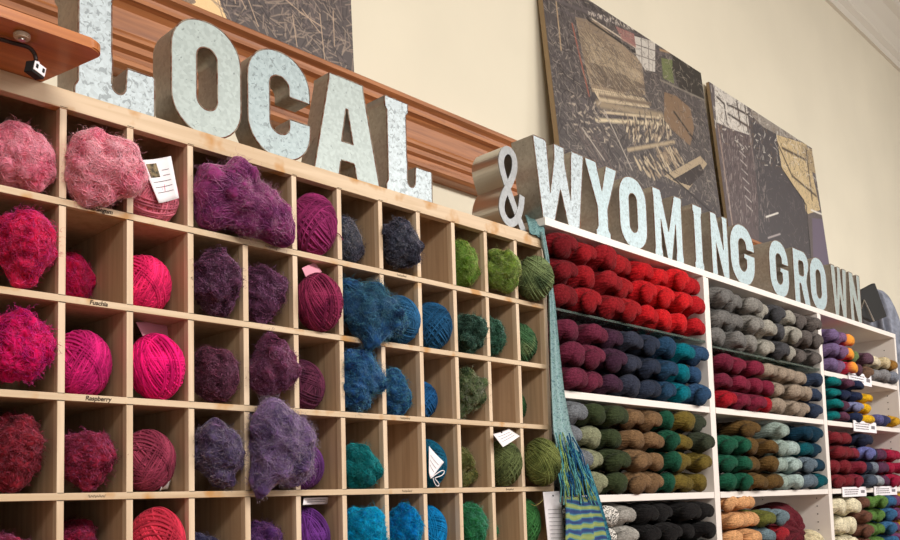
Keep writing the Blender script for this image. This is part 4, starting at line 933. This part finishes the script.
    ra.poly([U(664, 92), U(676, 96), U(690, 108), U(694, 128), U(690, 146), U(672, 130), U(664, 120)], (124, 100, 78), 1, .12)
    ra.line(U(674, 112), U(694, 140), .007, (40, 34, 32))
    ra.poly([U(664, 176), U(700, 156), U(707, 164), U(688, 190)], (168, 150, 124), 1, .15); ra.poly([U(672, 180), U(700, 164), U(704, 172), U(690, 186)], (52, 44, 44), 1, .1)
    scat([(636, 166), (676, 150), (684, 164), (654, 182)], 120, .04, [lt, (150, 130, 108), dk], .006, 2.3, .2)
    ra.poly([U(655, 180), U(705, 195), U(722, 215), U(700, 250), U(660, 240)], (70, 64, 66), 1, .06)
    ra.grit(1700, [(44, 38, 40), (120, 110, 104), (84, 76, 74), (168, 156, 142)], .028, .0021, 21, a=.5)
    ra.line(U(664, 170), U(722, 222), .006, (40, 34, 36)); ra.line(U(604, 110), U(632, 170), .004, (170, 160, 150)); ra.line(U(582, 128), U(604, 160), .004, (170, 160, 150))
def draw_mill(ra, uv):
    r = np.random.RandomState(8); U = uv; lt = (220, 214, 206); gy = (116, 106, 104)
    ra.poly([U(714, 84), U(760, 104), U(820, 150), U(830, 262), U(838, 300), U(730, 300)], (96, 88, 88), 1, .08)
    ra.poly([U(714, 84), U(746, 98), U(750, 138), U(716, 122)], (206, 200, 192), 1, .08)
    for a, b in (((716, 96), (724, 104)), ((724, 104), (727, 124)), ((727, 92), (748, 104)), ((727, 104), (750, 116)), ((728, 114), (750, 128)), ((736, 98), (740, 124)), ((744, 100), (748, 132)), ((752, 106), (756, 140))): ra.line(U(*a), U(*b), .008, (64, 54, 54))
    ra.poly([U(748, 102), U(790, 118), U(800, 140), U(770, 134), U(752, 116)], (150, 142, 134), 1, .15)
    ra.line(U(750, 104), U(806, 142), .008, lt); ra.line(U(770, 112), U(812, 146), .006, (120, 112, 106))
    ra.poly([U(774, 134), U(806, 144), U(820, 210), U(808, 214), U(788, 188), U(776, 160)], (200, 178, 138), 1, .18)
    ra.poly([U(800, 144), U(817, 152), U(820, 176), U(808, 170)], (170, 150, 118), 1, .2)
    for a, b in (((776, 140), (792, 176)), ((782, 148), (806, 160)), ((792, 176), (816, 196)), ((806, 150), (812, 200))): ra.line(U(*a), U(*b), .009, (84, 70, 58))
    ra.poly([U(716, 124), U(752, 136), U(766, 262), U(730, 262), U(722, 180)], (90, 78, 80), 1, .08)
    ra.line(U(718, 126), U(736, 250), .007, (150, 130, 120)); ra.line(U(748, 126), U(760, 200), .006, (134, 122, 118))
    for k in range(8): ra.line(U(738 + k * 1.2, 142 + k * 9), U(744 + k * 1.2, 148 + k * 9), .004, (176, 168, 164))
    for k in range(8): ra.line(U(756 + k * 1.4, 146 + k * 9), U(763 + k * 1.4, 150 + k * 9), .004, (190, 182, 178))
    ra.poly([U(750, 120), U(776, 134), U(782, 170), U(804, 200), U(810, 240), U(812, 300), U(760, 300), U(758, 200)], (72, 68, 72), 1, .05)
    ra.line(U(776, 160), U(806, 205), .006, (30, 27, 30)); ra.line(U(806, 205), U(811, 262), .006, (30, 27, 30))
    ra.grit(1500, [(126, 118, 118), (70, 62, 64), (84, 78, 82)], .03, .002, 3, a=.45)
    p0 = U(716, 120); p1 = U(775, 250); ra.grit(500, [(160, 148, 144), (48, 42, 44)], .025, .0026, 4, box=(p0[0], .05, p1[0], p0[1]), ang=1.3)
    p0 = U(716, 90); p1 = U(830, 150); ra.grit(420, [(60, 52, 52), (226, 220, 210), (120, 100, 80)], .03, .0028, 5, box=(0, .42, ra.w, .69), a=.6)
    ra.line(U(811, 210), U(826, 216), .006, lt); ra.line(U(816, 230), U(828, 226), .004, lt)
    ra.poly([U(812, 218), U(827, 220), U(833, 290), U(814, 290)], (104, 94, 112), 1, .05)
    ra.line(U(766, 217), U(778, 213), .005, lt); ra.line(U(768, 238), U(780, 234), .005, (170, 160, 160))
canvas('dark photo canvas of dry straw above the word LOCAL', -.10, 1.030, 2.7008, .62, .345, math.radians(2), draw_straw, 560, 300, (84, 76, 76))
canvas('large photo canvas of a weaving loom leaning above WYOMING', 1.935, 3.085, 2.7008, .715, .337, LN, draw_loom, 600, 380, (78, 72, 72), thick=.02)
canvas('photo canvas of mill machinery leaning above GROWN, the right one', 3.14, 4.275, 2.7008, .69, .337, math.radians(4.5), draw_mill, 600, 360, (96, 88, 90), thick=.014)

# ------------------------------------------------------------------ black frame and grey garment at the right
fr = empty('easel_frame', (3.86, .06, ZT + .0005), 'black photo frame seen from behind with a silver strut, right of GROWN', 'frame')
def prism():
    pol = [ay(x, y, .03) for x, y in ((860, 291), (875, 283), (887, 316.5), (874, 322), (861, 316))]; bm = bmesh.new()
    f_ = [bm.verts.new(Vector(p - np.array(fr.location))) for p in pol]; b_ = [bm.verts.new(v.co + Vector((.004, .02, .001))) for v in f_]
    bm.faces.new(f_); bm.faces.new(b_[::-1])
    for i in range(5): bm.faces.new((f_[i], b_[i], b_[(i + 1) % 5], f_[(i + 1) % 5]))
    bmesh.ops.recalc_face_normals(bm, faces=bm.faces[:]); bmesh.ops.bevel(bm, geom=bm.edges[:], offset=.002, segments=2, affect='EDGES')
    me = bpy.data.meshes.new('frame_board'); bm.to_mesh(me); bm.free(); link('frame_board', me, fr, MAT['black'])
prism()
q0 = ay(874, 321, .012) - np.array(fr.location); q1 = ay(864, 300, .024) - np.array(fr.location)
q2 = ay(861, 309, .02) - np.array(fr.location); q0[2] = max(q0[2], .002)
tube_obj('strut', [q1, (q0 + q1) / 2, q0], .0035, MAT['steel'], fr); tube_obj('strut', [q1, (q1 + q2) / 2, q2], .003, MAT['steel'], fr)
def garment():
    V = ICO_V.copy(); n = fnoise(V * .05, 50, 31, 2); a = np.arctan2(V[:, 1], V[:, 0]); V = np.sign(V) * np.abs(V) ** .62
    P = V * np.array((.17, .13, 1.29)); k = 1 + .10 * n + .13 * np.sin(a * 11 + V[:, 2] * 4 + 2 * n); P[:, :2] *= k[:, None]
    o = link('hanging_garment', mesh_np('hanging_garment', P, ICO_F), None, plain('blue grey cloth', (128, 132, 146), .9, noise=(30, .45))); o.location = (4.46, .20, 1.315)
    tag(o, 'crumpled blue grey cloth garment hanging behind the black frame at far right', 'garment')
garment()

# ------------------------------------------------------------------ lights
def area(name, loc, size, power, col, rot=(0, 0, 0)):
    l = bpy.data.lights.new(name, 'AREA'); l.shape = 'RECTANGLE'; l.size, l.size_y = size; l.energy = power; l.color = col
    o = bpy.data.objects.new(name, l); COL.objects.link(o); o.location = loc; o.rotation_euler = rot; return o
warm = (1, .95, .88)
area('ceiling_lamp_near', (-.2, -2.5, 3.2), (1.6, .5), 66, warm, (math.radians(38), 0, math.radians(-4)))
area('ceiling_lamp_mid', (2.6, -2.7, 3.3), (1.6, .5), 66, warm, (math.radians(38), 0, 0))
area('ceiling_lamp_far', (5.2, -2.6, 3.4), (1.6, .5), 56, (1, .98, .95), (math.radians(38), 0, 0))
w = bpy.data.worlds.new('world'); S.world = w; w.use_nodes = True; w.node_tree.nodes['Background'].inputs[0].default_value = (1, .98, .95, 1); w.node_tree.nodes['Background'].inputs[1].default_value = .8
S.view_settings.view_transform = 'Standard'; S.view_settings.look = 'None'; S.view_settings.gamma = 1; S.view_settings.use_curve_mapping = False
S.view_settings.exposure = 0.04
